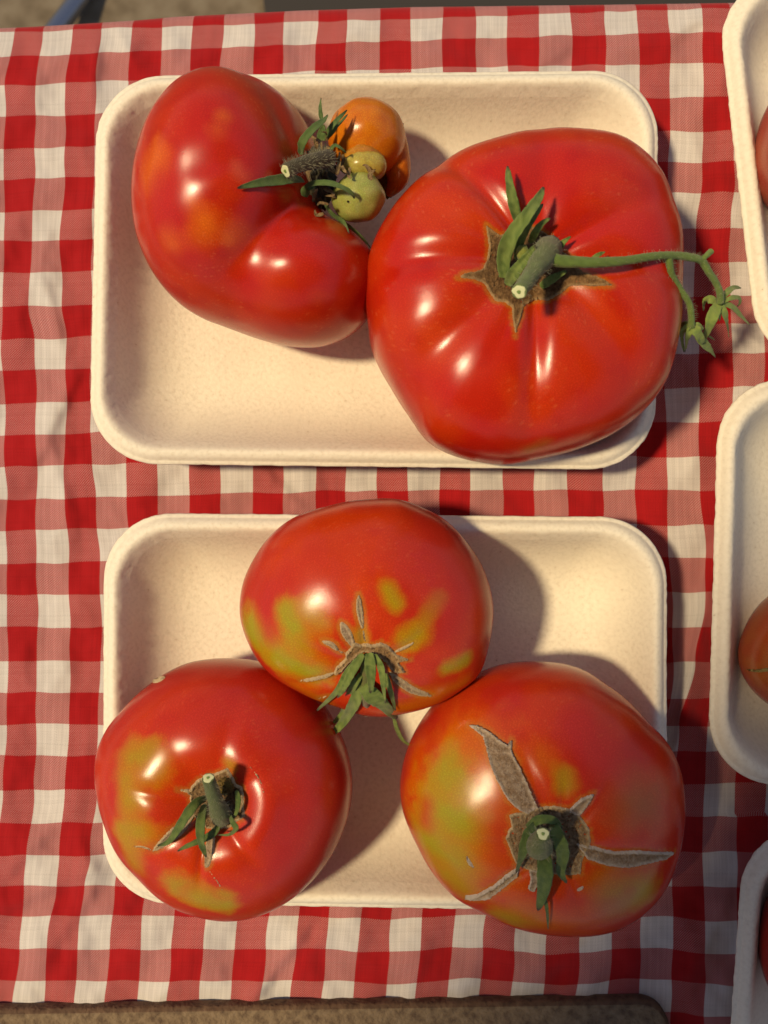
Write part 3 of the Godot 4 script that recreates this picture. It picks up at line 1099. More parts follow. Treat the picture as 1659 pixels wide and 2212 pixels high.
func middle_tomato() -> void:
	var s := 0.36
	var ox := 497.7
	var oy := 1061.8
	var outline := crop([[920, 38], [1010, 42], [1100, 75], [1200, 120], [1290, 170], [1380, 250], [1440, 330], [1500, 430], [1540, 540], [1570, 690], [1565, 800], [1545, 930], [1510, 1050], [1470, 1120], [1390, 1180], [1290, 1250], [1200, 1290], [1100, 1320], [980, 1345], [830, 1345], [640, 1290], [510, 1250], [420, 1210], [330, 1160], [240, 1100], [170, 1020], [120, 930], [80, 820], [62, 720], [65, 620], [95, 500], [150, 390], [230, 280], [330, 190], [440, 130], [570, 90], [700, 55], [810, 42]], s, ox, oy)
	var f := new_fruit(outline, 790, 1305, 0.044, 0.031, 0.040, 11.0)
	f.e = 2.08
	f.set_stem(Vector3(0.0, 0.85, 0.62))
	f.dd = 0.075
	f.dw = 0.27
	f.creases = creases([[-92, 0.03, 0.045, 0.3, 0.75], [-120, 0.02, 0.05, 0.3, 0.7], [-30, 0.022, 0.06, 0.35, 0.9], [155, 0.028, 0.06, 0.35, 0.9], [30, 0.03, 0.06, 0.35, 0.9], [-160, 0.02, 0.07, 0.35, 0.9]])
	var base := Vector3(f.c.x, 0.004, f.c.z)
	var t := thing("tomato", "tomato streaked yellow green, drooping bunch of sepals, between the round and the scarred tomatoes", "tomato", base, "heirloom tomatoes")
	var c := [0.176, 650.3, 1260.8]
	var L := func(line: Array): return crop(line, 0.176, 650.3, 1260.8)
	var star := crop([[540, 850], [600, 790], [640, 710], [730, 740], [800, 728], [880, 742], [980, 718], [1060, 750], [1120, 800], [1180, 870], [1335, 932], [1200, 965], [1285, 1082], [1180, 1095], [1100, 1050], [1030, 950], [950, 885], [860, 835], [760, 835], [680, 885], [600, 955], [520, 1045], [440, 1105], [395, 1095], [430, 1020], [540, 910]], c[0], c[1], c[2])
	var cracks := [[L.call([[705, 140], [720, 330], [758, 565]]), 84], [L.call([[760, 550], [775, 640], [795, 720]]), 26], [L.call([[490, 470], [560, 610], [650, 770]]), 120], [L.call([[255, 705], [370, 745], [460, 820]]), 66], [L.call([[450, 815], [500, 840], [560, 850]]), 26], [L.call([[1140, 840], [1260, 790], [1400, 715]]), 42], [L.call([[420, 1085], [230, 1150], [-10, 1190]]), 44], [L.call([[1085, 1080], [1200, 1190], [1380, 1310], [1600, 1372]]), 100], [L.call([[350, 1362], [280, 1390], [190, 1415]]), 18]]
	var polys := [star]
	for k in cracks:
		polys.append(spindle(k[0], k[1] * 0.176))
	var halo := halo_points(f, polys)
	var marks := [mark(f, 545, 1360, 600, 1420, 34, 0.55, OLIVE), mark(f, 600, 1420, 680, 1450, 30, 0.55, OLIVE), mark(f, 620, 1320, 650, 1390, 26, 0.5, OLIVE), mark(f, 650, 1390, 670, 1410, 16, 0.6, OLIVE, 0.8), mark(f, 665, 1310, 690, 1350, 18, 0.7, OLIVE, 0.7), mark(f, 838, 1275, 855, 1300, 15, 0.7, OLIVE, 0.75), mark(f, 880, 1390, 950, 1290, 14, 0.7, OLIVE, 0.75), mark(f, 885, 1385, 905, 1370, 20, 0.7, OLIVE, 0.7), mark(f, 965, 1445, 1005, 1425, 14, 0.6, OLIVE, 0.8), mark(f, 930, 1500, 1000, 1475, 18, 0.8, GOLD), mark(f, 640, 1480, 700, 1515, 24, 0.8, GOLD), mark(f, 870, 1530, 930, 1520, 24, 0.8, GOLD), mark(f, 570, 1290, 580, 1370, 20, 0.8, PINK, 0.8), mark(f, 960, 1300, 900, 1200, 40, 0.9, PINK, 0.7), mark(f, 720, 1190, 700, 1220, 60, 0.9, ORANGE, 0.6), mark(f, 700, 1400, 760, 1420, 30, 0.9, ORANGE, 0.8), mark(f, 780, 1370, 782, 1385, 12, 0.8, OLIVE, 0.7)]
	obj("fruit", fruit_mesh(f, base, func(p, _d): return skin(p, [Color(0.53, 0.035, 0.013), Color(0.60, 0.052, 0.008), Color(0.52, 0.028, 0.010)], marks, halo, Color(0.45, 0.25, 0.03), 0.35)), M.tomato, t)
	obj("stem_scar", scab(f, star, base, 0.0007, 0.0007, CORK_D, CORK_P, CORK_E, 2.4), M.cork, t)
	for k in range(1, polys.size()):
		obj("growth_crack", scab(f, polys[k], base, 0.00025, 0.00025, Color(0.2, 0.12, 0.07), Color(0.5, 0.38, 0.25), CORK_E, 2.2), M.cork, t)
	sepals(f, t, base, [
		[[[740, 1100, 1], [620, 1300, 2], [500, 1600, 3, 40], [300, 1790, -1, 42]], 120],
		[[[760, 1150, 2], [660, 1450, 3, 42], [500, 1720, -1, 45], [325, 1905, -1, 43]], 190],
		[[[760, 1250, 4], [880, 1380, 5, 45], [1040, 1520, -1, 47], [1180, 1660, -1, 46]], 270, 0.15],
		[[[1140, 1640, -1, 46], [1180, 1790, -1, 43], [1260, 1930, -1, 39], [1400, 2012, -1, 36]], 72],
		[[[1030, 1100, 2], [1100, 1330, 3], [1160, 1560, 3, 42]], 95],
		[[[700, 920, 2], [560, 1120, 5], [430, 1330, 5, 46], [180, 1570, -1, 44]], 125],
		[[[760, 860, 2], [640, 1060, 7], [530, 1270, 8, 52], [450, 1400, 6, 50]], 125],
		[[[840, 850, 2], [850, 1020, 8], [860, 1200, 9], [850, 1340, 7]], 165],
		[[[900, 870, 2], [980, 1030, 7], [1010, 1250, 8], [1035, 1470, 6]], 105]], c[0], c[1], c[2])
	obj("stem", tube([on(f, 650.3 + 800 * 0.176, 1260.8 + 900 * 0.176, 0.001), on(f, 650.3 + 790 * 0.176, 1260.8 + 1200 * 0.176, 0.002), on(f, 650.3 + 800 * 0.176, 1260.8 + 1420 * 0.176, 0.002), at(650.3 + 800 * 0.176, 1260.8 + 1590 * 0.176, 0.040)], [0.0022, 0.0016, 0.0015, 0.0014], base, GREEN_A, Color(0.2, 0.11, 0.06), 0.2, 12), M.leaf, t)


func round_tomato() -> void:
	var outline := crop([[820, 85], [900, 88], [975, 95], [1100, 130], [1250, 220], [1400, 370], [1480, 500], [1530, 620], [1560, 760], [1560, 860], [1545, 970], [1500, 1120], [1440, 1250], [1370, 1360], [1290, 1450], [1200, 1520], [1080, 1590], [960, 1625], [830, 1640], [700, 1625], [580, 1590], [470, 1540], [380, 1480], [290, 1390], [200, 1300], [140, 1210], [90, 1080], [50, 930], [28, 790], [35, 660], [60, 570], [110, 480], [180, 390], [270, 290], [370, 210], [480, 145], [600, 105], [710, 90]], 0.36, 199.0, 1393.6)
	var f := new_fruit(outline, 485, 1705, 0.037, 0.033, 0.033, 23.0)
	f.e = 2.2
	f.set_stem(Vector3(-0.02, 1.0, -0.10))
	f.dd = 0.21
	f.dw = 0.44
	f.dpw = 2.8
	f.ring = [0.045, 0.56, 0.13, 0.15, 1.0]
	f.creases = creases([[140, 0.035, 0.06, 0.5, 1.0], [97, 0.045, 0.05, 0.5, 1.0], [-168, 0.03, 0.07, 0.5, 1.1], [-75, 0.025, 0.1, 0.5, 1.2], [-30, 0.02, 0.1, 0.5, 1.0], [50, 0.03, 0.07, 0.5, 0.9], [-120, 0.015, 0.1, 0.5, 1.0]])
	var base := Vector3(f.c.x, 0.004, f.c.z)
	var t := thing("tomato", "smooth round red tomato with olive patches and a short bent stem, left in its tray", "tomato", base, "heirloom tomatoes")
	var c := [0.128, 331.8, 1645.8]
	var star := crop([[1250, 95], [1320, 200], [1400, 370], [1500, 420], [1530, 560], [1530, 800], [1555, 920], [1430, 1000], [1300, 1110], [1100, 1140], [900, 1130], [760, 1010], [660, 900], [610, 720], [610, 560], [540, 510], [395, 470], [620, 450], [640, 400], [750, 290], [900, 220], [1050, 180]], c[0], c[1], c[2])
	var polys := [star, spindle(crop([[720, 800], [480, 1090], [240, 1300], [-10, 1500]], c[0], c[1], c[2]), 190 * c[0]), spindle(crop([[1010, 1080], [970, 1350], [930, 1600], [895, 1800]], c[0], c[1], c[2]), 150 * c[0]), spindle([[329, 1836], [308, 1829], [287, 1828]], 4), spindle([[447, 1875], [468, 1902], [482, 1925]], 3), spindle(crop([[360, 225], [400, 210], [440, 190]], 0.36, 199, 1393.6), 9), spindle(crop([[940, 720], [1000, 800], [1035, 900]], 0.36, 199, 1393.6), 3.5), spindle(crop([[760, 612], [840, 630], [920, 690]], 0.36, 199, 1393.6), 2.5)]
	var halo := halo_points(f, polys.slice(0, 3))
	var P := func(x0, y0, x1, y1, r, so, col, w = 1.0): return mark(f, 199 + x0 * 0.36, 1393.6 + y0 * 0.36, 199 + x1 * 0.36, 1393.6 + y1 * 0.36, r, so, col, w)
	var marks := [P.call(230, 720, 360, 720, 36, 0.5, OLIVE), P.call(250, 700, 340, 650, 24, 0.5, OLIVE), P.call(200, 820, 210, 960, 22, 0.6, OLIVE, 0.9), P.call(220, 940, 260, 930, 22, 0.7, OLIVE, 0.7), P.call(210, 1130, 290, 1120, 28, 0.6, OLIVE, 0.9), P.call(220, 1200, 250, 1300, 22, 0.7, OLIVE, 0.6), P.call(510, 1440, 640, 1500, 28, 0.45, OLIVE), P.call(640, 1510, 790, 1550, 26, 0.45, OLIVE), P.call(780, 1490, 810, 1500, 12, 0.6, OLIVE, 0.8), P.call(130, 700, 120, 950, 20, 0.8, PINK, 0.7), P.call(800, 480, 850, 580, 50, 0.9, PINK, 0.7), P.call(1180, 760, 1230, 1100, 60, 0.9, PINK, 0.6), P.call(450, 750, 500, 700, 70, 0.9, ORANGE, 0.5), P.call(500, 1300, 700, 1350, 70, 0.9, ORANGE, 0.45), P.call(1000, 1450, 1000, 1450, 8, 0.8, ORANGE, 0.6), P.call(820, 700, 830, 720, 10, 0.8, OLIVE, 0.6)]
	obj("fruit", fruit_mesh(f, base, func(p, _d): return skin(p, [Color(0.52, 0.031, 0.014), Color(0.58, 0.040, 0.008), Color(0.50, 0.025, 0.010)], marks, halo, Color(0.42, 0.2, 0.03), 0.3)), M.tomato, t)
	obj("stem_scar", scab(f, star, base, 0.0006, 0.0007, Color(0.16, 0.09, 0.04), Color(0.36, 0.24, 0.12), CORK_E, 2.3), M.cork, t)
	for k in range(1, polys.size()):
		obj("growth_crack", scab(f, polys[k], base, 0.0003, 0.00025, Color(0.26, 0.16, 0.09), Color(0.52, 0.4, 0.26), CORK_E, 2.2), M.cork, t)
	sepals(f, t, base, [
		[[[1400, 480, 2], [1430, 650, 5], [1400, 850, 5], [1330, 960, 4]], 110],
		[[[1280, 880, 4], [1340, 1030, 8], [1390, 1120, 8], [1280, 1220, 6], [1080, 1235, 4]], 120],
		[[[1150, 950, 3], [1050, 1150, 5], [900, 1270, 5], [700, 1360, 5], [520, 1440, 4], [400, 1508, 3]], 150],
		[[[900, 600, 4], [720, 690, 9], [560, 890, 10], [400, 1150, 7], [250, 1350, 4], [60, 1412, 2]], 200],
		[[[860, 720, 4], [800, 980, 10], [790, 1250, 10], [830, 1450, 7], [890, 1610, 4]], 190]], c[0], c[1], c[2], Color(0.055, 0.10, 0.018), Color(0.12, 0.165, 0.035))
	obj("dried_flower", lens_blob(on(f, 331.8 + 1200 * 0.128, 1645.8 + 420 * 0.128, 0.003), Vector3(0.0026, 0.0016, 0.0024), base, Color(0.15, 0.09, 0.03), Color(0.28, 0.2, 0.05), 0.5, 900.0), M.cork, t)
	var sp := []
	for p in [[1150, 920, 3], [1110, 840, 7], [1060, 700, 11], [985, 480, 15], [920, 275, 18]]:
		sp.append(on(f, 331.8 + p[0] * 0.128, 1645.8 + p[1] * 0.128, p[2] * 0.001))
	stem(f, t, base, sp, [0.0036, 0.0034, 0.0026, 0.0023, 0.0020], Color(0.11, 0.12, 0.055), Color(0.085, 0.115, 0.035), 160)


func cracked_tomato() -> void:
	var outline := crop([[760, 62], [880, 65], [980, 78], [1080, 110], [1180, 180], [1300, 270], [1400, 380], [1480, 460], [1560, 570], [1600, 670], [1625, 800], [1630, 950], [1610, 1090], [1560, 1240], [1500, 1350], [1430, 1430], [1320, 1510], [1200, 1560], [1080, 1580], [930, 1580], [800, 1565], [650, 1530], [520, 1470], [420, 1410], [340, 1360], [260, 1280], [180, 1170], [110, 1040], [60, 920], [35, 800], [40, 690], [65, 580], [110, 470], [180, 360], [260, 270], [340, 210], [460, 140], [600, 85]], 0.388, 849.4, 1406.8)
	var f := new_fruit(outline, 1172, 1725, 0.039, 0.034, 0.035, 37.0)
	f.e = 2.15
	f.set_stem(Vector3(0.0, 1.0, 0.20))
	f.dd = 0.13
	f.dw = 0.34
	f.creases = creases([[-112, 0.05, 0.07, 0.5, 1.1], [8, 0.045, 0.08, 0.5, 1.2], [-50, 0.03, 0.07, 0.45, 0.9], [142, 0.04, 0.07, 0.5, 1.0], [100, 0.03, 0.06, 0.45, 0.9], [70, 0.025, 0.06, 0.45, 0.9], [180, 0.02, 0.1, 0.5, 1.0], [-85, 0.02, 0.06, 0.5, 0.9]])
	var base := Vector3(f.c.x, 0.004, f.c.z)
	var t := thing("tomato", "scarred tomato with long corky brown cracks round its stem and a yellow green flank", "tomato", base, "heirloom tomatoes")
	var c := [0.288, 995.4, 1539.5]
	var Q := func(l: Array): return crop(l, 0.288, 995.4, 1539.5)
	var star: Array = Q.call([[570, 705], [700, 695], [820, 720], [890, 770], [940, 830], [970, 880], [975, 970], [940, 1050], [910, 1120], [900, 1210], [800, 1220], [700, 1210], [600, 1190], [480, 1170], [410, 1130], [380, 1060], [335, 940], [350, 890], [380, 850], [360, 770], [400, 750], [450, 745], [500, 740]])
	var polys := [star,
		Q.call([[575, 715], [500, 760], [440, 735], [350, 655], [270, 510], [215, 380], [190, 270], [165, 180], [50, 90], [130, 95], [220, 140], [290, 200], [350, 240], [372, 202], [388, 212], [385, 290], [440, 400], [500, 540]]),
		Q.call([[800, 735], [900, 640], [1000, 603], [960, 680], [880, 775]]),
		Q.call([[850, 965], [1000, 1000], [1150, 1040], [1300, 1030], [1450, 1040], [1605, 1042], [1520, 1100], [1400, 1130], [1250, 1165], [1100, 1150], [950, 1100]]),
		Q.call([[430, 1150], [340, 1210], [250, 1290], [120, 1360], [0, 1372], [100, 1400], [220, 1390], [330, 1310], [430, 1225]]),
		Q.call([[505, 1165], [595, 1185], [590, 1280], [550, 1350], [500, 1320], [520, 1250]]),
		spindle(Q.call([[42, 1070], [65, 1120], [102, 1168]]), 24 * 0.288), spindle(Q.call([[868, 1335], [895, 1320], [925, 1302]]), 26 * 0.288)]
	var halo := halo_points(f, polys.slice(0, 5))
	var P := func(x0, y0, x1, y1, r, so, col, w = 1.0): return mark(f, 849.4 + x0 * 0.388, 1406.8 + y0 * 0.388, 849.4 + x1 * 0.388, 1406.8 + y1 * 0.388, r, so, col, w)
	var marks := [P.call(400, 650, 420, 900, 75, 0.8, GOLD, 0.9), P.call(280, 1000, 450, 1150, 90, 0.7, GOLD, 0.9), P.call(370, 500, 400, 620, 34, 0.8, GOLD, 0.7), P.call(300, 740, 310, 900, 50, 0.6, OLIVE), P.call(250, 950, 330, 960, 50, 0.6, OLIVE), P.call(220, 1080, 350, 1170, 40, 0.7, OLIVE, 0.9), P.call(300, 1250, 380, 1310, 30, 0.8, OLIVE, 0.6), P.call(955, 690, 960, 730, 20, 0.5, OLIVE, 0.85), P.call(1330, 820, 1370, 850, 48, 0.7, Color(0.33, 0.16, 0.05), 0.85), P.call(1200, 1330, 1380, 1330, 34, 0.7, OLIVE, 0.9), P.call(1190, 1420, 1230, 1420, 34, 0.8, Color(0.36, 0.22, 0.08), 0.7), P.call(640, 1480, 760, 1480, 30, 0.8, OLIVE, 0.7), P.call(700, 1390, 760, 1420, 26, 0.9, GOLD, 0.8), P.call(900, 1500, 1000, 1500, 34, 0.8, GOLD, 0.7), P.call(1120, 520, 1150, 620, 60, 0.9, PINK, 0.8), P.call(600, 1000, 620, 1100, 30, 0.9, PINK, 0.7), P.call(1100, 1250, 1350, 1150, 60, 0.9, ORANGE, 0.5), P.call(700, 1250, 1000, 1420, 60, 0.9, ORANGE, 0.5), P.call(180, 950, 185, 860, 16, 0.8, PINK, 0.7), P.call(820, 580, 840, 610, 20, 0.9, GOLD, 0.5)]
	obj("fruit", fruit_mesh(f, base, func(p, _d): return skin(p, [Color(0.52, 0.031, 0.013), Color(0.58, 0.052, 0.008), Color(0.48, 0.027, 0.012)], marks, halo, Color(0.5, 0.22, 0.03), 0.3), 170, 281), M.tomato, t)
	obj("stem_scar", scab(f, star, base, 0.0005, 0.0008, Color(0.22, 0.135, 0.07), Color(0.46, 0.34, 0.20), CORK_E, 2.6), M.cork, t)
	for k in range(1, polys.size()):
		obj("growth_crack", scab(f, polys[k], base, 0.0004, 0.0004, Color(0.24, 0.155, 0.09), Color(0.50, 0.39, 0.28), Color(0.58, 0.51, 0.42), 2.4, 0.0004 if k < 5 else 0.0), M.cork, t)
	sepals(f, t, base, [
		[[[500, 860, 3], [590, 800, 6], [700, 810, 6], [760, 870, 4]], 90],
		[[[560, 830, 4], [500, 930, 9], [455, 1080, 9], [415, 1200, 5]], 105],
		[[[690, 830, 5], [735, 950, 11], [765, 1060, 10], [750, 1190, 6], [795, 1278, 4]], 130],
		[[[630, 1380, 5], [648, 1500, 5], [655, 1625, 4]], 34],
		[[[620, 1020, 6], [630, 1180, 12], [620, 1330, 10], [578, 1485, 7]], 150]], c[0], c[1], c[2], Color(0.055, 0.10, 0.02), Color(0.12, 0.17, 0.04))
	var sp := []
	for p in [[600, 960, 2], [590, 1000, 9], [590, 985, 16], [602, 945, 22], [616, 910, 26]]:
		sp.append(on(f, 995.4 + p[0] * 0.288, 1539.5 + p[1] * 0.288, p[2] * 0.001))
	stem(f, t, base, sp, [0.0042, 0.0043, 0.0038, 0.0026, 0.0021], Color(0.105, 0.125, 0.05), Color(0.09, 0.12, 0.035), 100)


func twin_tomato() -> void:
	# a kidney of three swollen lobes, with two small fruits fused at its stem
	var s := 0.38
	var ox := 265.4
	var oy := 132.7
	var f := Fruit.new()
	var h := 0.037
	f.c = at(ox + 840 * s, oy + 990 * s, h)
	var k := pxk * (CAM_H - h) * s
	f.noise = nz
	f.seed_off = Vector3(51, 5, 9)
	f.top = 0.042
	f.bot = 0.034
	f.lump = 0.016
	f.smooth_k = 0.0052
	for e in [[548, 795, 0.003, 460, 655, 0.036], [640, 700, 0.001, 392, 525, 0.033], [1040, 1248, -0.003, 418, 348, 0.033], [790, 640, -0.008, 315, 465, 0.030], [745, 800, 0.001, 268, 350, 0.035], [790, 1180, -0.008, 340, 310, 0.025]]:
		f.ell.append([Vector3((e[0] - 840) * k, e[2], (e[1] - 990) * k), Vector3(e[3] * k, e[5], e[4] * k)])
	f.set_stem(Vector3(0.6, 0.9, -0.42))
	f.dd = 0.05
	f.dw = 0.30
	f.creases = creases([[122, 0.07, 0.12, 0.4, 1.8], [170, 0.055, 0.14, 0.5, 1.6], [-122, 0.03, 0.12, 0.5, 1.5]])
	var base := Vector3(f.c.x, 0.003, f.c.z)
	var t := thing("tomato", "kidney shaped tomato with small orange and green fruits fused at its hairy stem", "tomato", base, "heirloom tomatoes")
	var P := func(x0, y0, x1, y1, r, so, col, w = 1.0): return mark(f, ox + x0 * s, oy + y0 * s, ox + x1 * s, oy + y1 * s, r, so, col, w)
	var YEL := Color(0.72, 0.16, 0.012)
	var marks := [P.call(150, 620, 190, 540, 26, 0.8, YEL, 0.75), P.call(190, 450, 200, 520, 14, 0.8, YEL, 0.5), P.call(420, 850, 460, 870, 18, 0.9, YEL, 0.6), P.call(530, 950, 620, 980, 20, 0.9, YEL, 0.4), P.call(470, 900, 480, 905, 9, 0.9, YEL, 0.6), P.call(390, 790, 400, 800, 8, 0.9, YEL, 0.5), P.call(590, 1010, 600, 1020, 8, 0.9, YEL, 0.5), P.call(270, 1000, 280, 1030, 18, 0.8, YEL, 0.6), P.call(570, 310, 575, 312, 12, 0.9, YEL, 0.7), P.call(540, 380, 542, 380, 14, 0.9, YEL, 0.5), P.call(420, 960, 440, 1000, 20, 0.9, YEL, 0.6), P.call(660, 630, 690, 650, 12, 0.8, Color(0.66, 0.13, 0.04), 0.6), P.call(640, 580, 650, 600, 8, 0.8, Color(0.66, 0.13, 0.04), 0.5), P.call(220, 720, 280, 900, 22, 0.9, PINK, 0.6), P.call(440, 1120, 470, 1180, 22, 0.9, PINK, 0.7), P.call(700, 480, 760, 560, 50, 0.9, PINK, 0.6), P.call(1090, 1090, 1140, 1140, 40, 0.8, PINK, 0.6), P.call(840, 1260, 850, 1380, 26, 0.9, ORANGE, 0.6), P.call(1110, 1350, 1112, 1360, 14, 0.9, ORANGE, 0.6), P.call(1050, 350, 1060, 420, 14, 0.9, Color(0.4, 0.12, 0.02), 0.6)]
	obj("fruit", fruit_mesh(f, base, func(p, _d): return skin(p, [RED, ORANGE.lerp(RED, 0.6), DEEP], marks, PackedVector3Array(), RED, 0.6), 190, 361), M.tomato, t)
	# orange fruit: a bent pod round a hollow, and its paler neck
	var o := obj("small_orange_fruit", lens_blob(at(ox + 1385 * s, oy + 440 * s, 0.036), Vector3(0.0143, 0.0155, 0.0138), base, Color(0.64, 0.19, 0.008), Color(0.68, 0.24, 0.012), 0.025, 70.0), M.tomato, t)
	obj("bent_end", tube([at(ox + 1480 * s, oy + 430 * s, 0.034), at(ox + 1550 * s, oy + 560 * s, 0.032), at(ox + 1560 * s, oy + 670 * s, 0.030), at(ox + 1510 * s, oy + 760 * s, 0.026)], [0.0090, 0.0056, 0.0042, 0.0012], base, Color(0.62, 0.2, 0.01), Color(0.52, 0.15, 0.02), 0.03, 29), M.tomato, o)
	obj("neck", tube([at(ox + 1250 * s, oy + 600 * s, 0.046), at(ox + 1340 * s, oy + 585 * s, 0.048), at(ox + 1430 * s, oy + 590 * s, 0.046), at(ox + 1440 * s, oy + 640 * s, 0.041)], [0.0022, 0.0042, 0.0046, 0.0024], base, Color(0.46, 0.45, 0.10), Color(0.52, 0.44, 0.07), 0.06, 25), M.tomato, o)
	obj("neck", tube([at(ox + 1265 * s, oy + 560 * s, 0.043), at(ox + 1360 * s, oy + 540 * s, 0.046), at(ox + 1450 * s, oy + 560 * s, 0.042)], [0.0022, 0.0046, 0.0036], base, Color(0.50, 0.30, 0.04), Color(0.55, 0.2, 0.02), 0.06, 25), M.tomato, o)
	obj("gap_shade", lens_blob(at(ox + 1490 * s, oy + 640 * s, 0.024), Vector3(0.0058, 0.006, 0.0085), base, Color(0.13, 0.075, 0.035), Color(0.22, 0.13, 0.06), 0.2, 300.0), M.cork, o)  # dark lump filling the gap, its brown stands for the shade there
	obj("small_green_fruit", lens_blob(at(ox + 1340 * s, oy + 775 * s, 0.045), Vector3(0.0096, 0.009, 0.0086), base, Color(0.35, 0.45, 0.10), Color(0.42, 0.49, 0.13), 0.05, 60.0, Basis(Vector3.UP, 0.25)), M.tomato, t)
	obj("blossom_scar", lens_blob(at(ox + 1280 * s, oy + 797 * s, 0.0527), Vector3(0.0004, 0.0003, 0.0004), base, TIP, TIP), M.cork, t)
	var c := [0.2, 497.7, 199.0]
	obj("calyx_cavity_shade", lens_blob(at(c[1] + 940 * 0.2, c[2] + 930 * 0.2, 0.044), Vector3(0.0062, 0.0085, 0.0105), base, Color(0.03, 0.028, 0.012), Color(0.075, 0.06, 0.028), 0.25, 200.0), M.leaf, t)  # lump under the sepals, coloured dark for the shaded cavity
	var sp := []
	for p in [[1060, 720, 56], [960, 735, 60], [820, 765, 64], [700, 805, 67], [598, 850, 69]]:
		sp.append(at(c[1] + p[0] * c[0], c[2] + p[1] * c[0], p[2] * 0.001))
	stem(f, t, base, sp, [0.0032, 0.0027, 0.0025, 0.0024, 0.0024], Color(0.055, 0.042, 0.022), Color(0.09, 0.075, 0.038), 420)
	var A := func(list: Array): 
		var out := []
		for p in list:
			var free := at(c[1] + p[0] * c[0], c[2] + p[1] * c[0], p[2] * 0.001)
			var hit := on(f, c[1] + p[0] * c[0], c[2] + p[1] * c[0], 0.0016, 0.0)
			out.append(free if free.y > hit.y else hit)
		return out
	for q in [
		[[[790, 950, 57], [640, 940, 65], [450, 960, 70], [260, 990, 72], [70, 1038, 71]], 150],
		[[[760, 670, 56], [780, 540, 61], [890, 400, 63], [1010, 300, 61], [1050, 245, 59]], 120],
		[[[990, 330, 54], [970, 190, 55], [980, 60, 53]], 58],
		[[[1000, 520, 52], [1090, 380, 57], [1170, 285, 58], [1262, 190, 56]], 85],
		[[[1030, 520, 51], [1110, 420, 54], [1190, 330, 55], [1268, 238, 54]], 66],
		[[[960, 520, 50], [990, 420, 52], [1010, 350, 53]], 110],
		[[[800, 1030, 56], [900, 985, 59], [1080, 985, 61], [1240, 1045, 60], [1320, 1105, 58], [1338, 1152, 56]], 85],
		[[[800, 1130, 52], [830, 1040, 56], [930, 1010, 56]], 130],
		[[[1080, 700, 54], [1090, 620, 57], [1130, 575, 58], [1200, 610, 57], [1255, 662, 55]], 55],
		[[[1020, 1200, 50], [1100, 1320, 48], [1210, 1390, 46], [1250, 1450, 44], [1285, 1530, 43]], 62],
		[[[1130, 1350, 47], [1290, 1460, 44], [1420, 1570, 43], [1535, 1710, 42]], 55]]:
		obj("sepal", blade(A.call(q[0]), q[1] * c[0] * 0.000158, base, Color(0.065, 0.115, 0.025), Color(0.11, 0.17, 0.045), TIP, 0.4), M.leaf, t)
	rng.seed = 77
	for q in [[900, 540], [950, 570], [1040, 640], [1150, 700], [1150, 800], [1130, 850], [1300, 870], [1480, 850], [1000, 1220], [1060, 1080], [960, 1290], [1240, 840], [1120, 640], [980, 620], [1180, 740], [1080, 1130], [1010, 480], [1550, 890], [870, 900], [920, 1120]]:
		var p0 := at(c[1] + q[0] * c[0], c[2] + q[1] * c[0], rng.randf_range(0.050, 0.057))
		var d := Vector3(rng.randf_range(-1, 1), rng.randf_range(-0.2, 0.6), rng.randf_range(-1, 1)).normalized() * rng.randf_range(0.0016, 0.0032)
		var e := Vector3(rng.randf_range(-1, 1), rng.randf_range(-0.5, 0.6), rng.randf_range(-1, 1)).normalized() * 0.0015
		obj("dry_petal", blade([p0 - d, p0 + e, p0 + d], rng.randf_range(0.0011, 0.0022), base, Color(0.16, 0.095, 0.045), Color(0.40, 0.28, 0.13), TIP, 0.6), M.cork, t)


func plain_tomato(px: float, py: float, r: float, h: float, label: String, reds: Array, seed_: float, stripe := false) -> void:
	var outline := []
	for i in 24:
		var a := TAU * i / 24.0
		var rr := r * (1.0 + 0.035 * sin(a * 3.0 + seed_) + 0.02 * sin(a * 5.0))
		outline.append([px + rr * cos(a), py + rr * sin(a)])
	var f := new_fruit(outline, px, py, h, 0.030, 0.033, seed_)
	f.set_stem(Vector3(0.25, 1, 0.1))
	f.dd = 0.12
	f.creases = creases([[-10, 0.03, 0.07, 0.5, 1.2], [70, 0.03, 0.07, 0.5, 1.2], [130, 0.03, 0.07, 0.5, 1.2], [200, 0.04, 0.07, 0.5, 1.6], [265, 0.03, 0.07, 0.5, 1.2]])
	var base := Vector3(f.c.x, 0.004, f.c.z)
	var t := thing("tomato", label, "tomato", base, "heirloom tomatoes")
	obj("fruit", fruit_mesh(f, base, func(p, _d): return skin(p, reds, [], PackedVector3Array(), RED, 0.2), 80, 121), M.tomato, t)
	if stripe:
		obj("growth_crack", scab(f, spindle([[1613, 1446], [1640, 1449], [1700, 1440], [1760, 1430]], 9), base, 0.0003, 0.0002, Color(0.2, 0.13, 0.05), Color(0.42, 0.32, 0.1), Color(0.45, 0.34, 0.1), 2.5), M.cork, t)
	var st := f.c + f.stem * f.r(f.stem)
	obj("stem", tube([st, st + Vector3(0.001, 0.006, 0), st + Vector3(0.003, 0.012, 0.001)], [0.003, 0.0025, 0.0022], base, GREEN_A, GREEN_B, 0.1, 12), M.leaf, t)
	for i in 5:
		var a := TAU * i / 5.0 + seed_
		var d := Vector3(cos(a), 0, sin(a))
		obj("sepal", blade([st + d * 0.002 + Vector3(0, 0.002, 0), st + d * 0.010 + Vector3(0, 0.005, 0), st + d * 0.021 + Vector3(0, 0.004, 0)], 0.006, base, GREEN_A, GREEN_B, TIP), M.leaf, t)


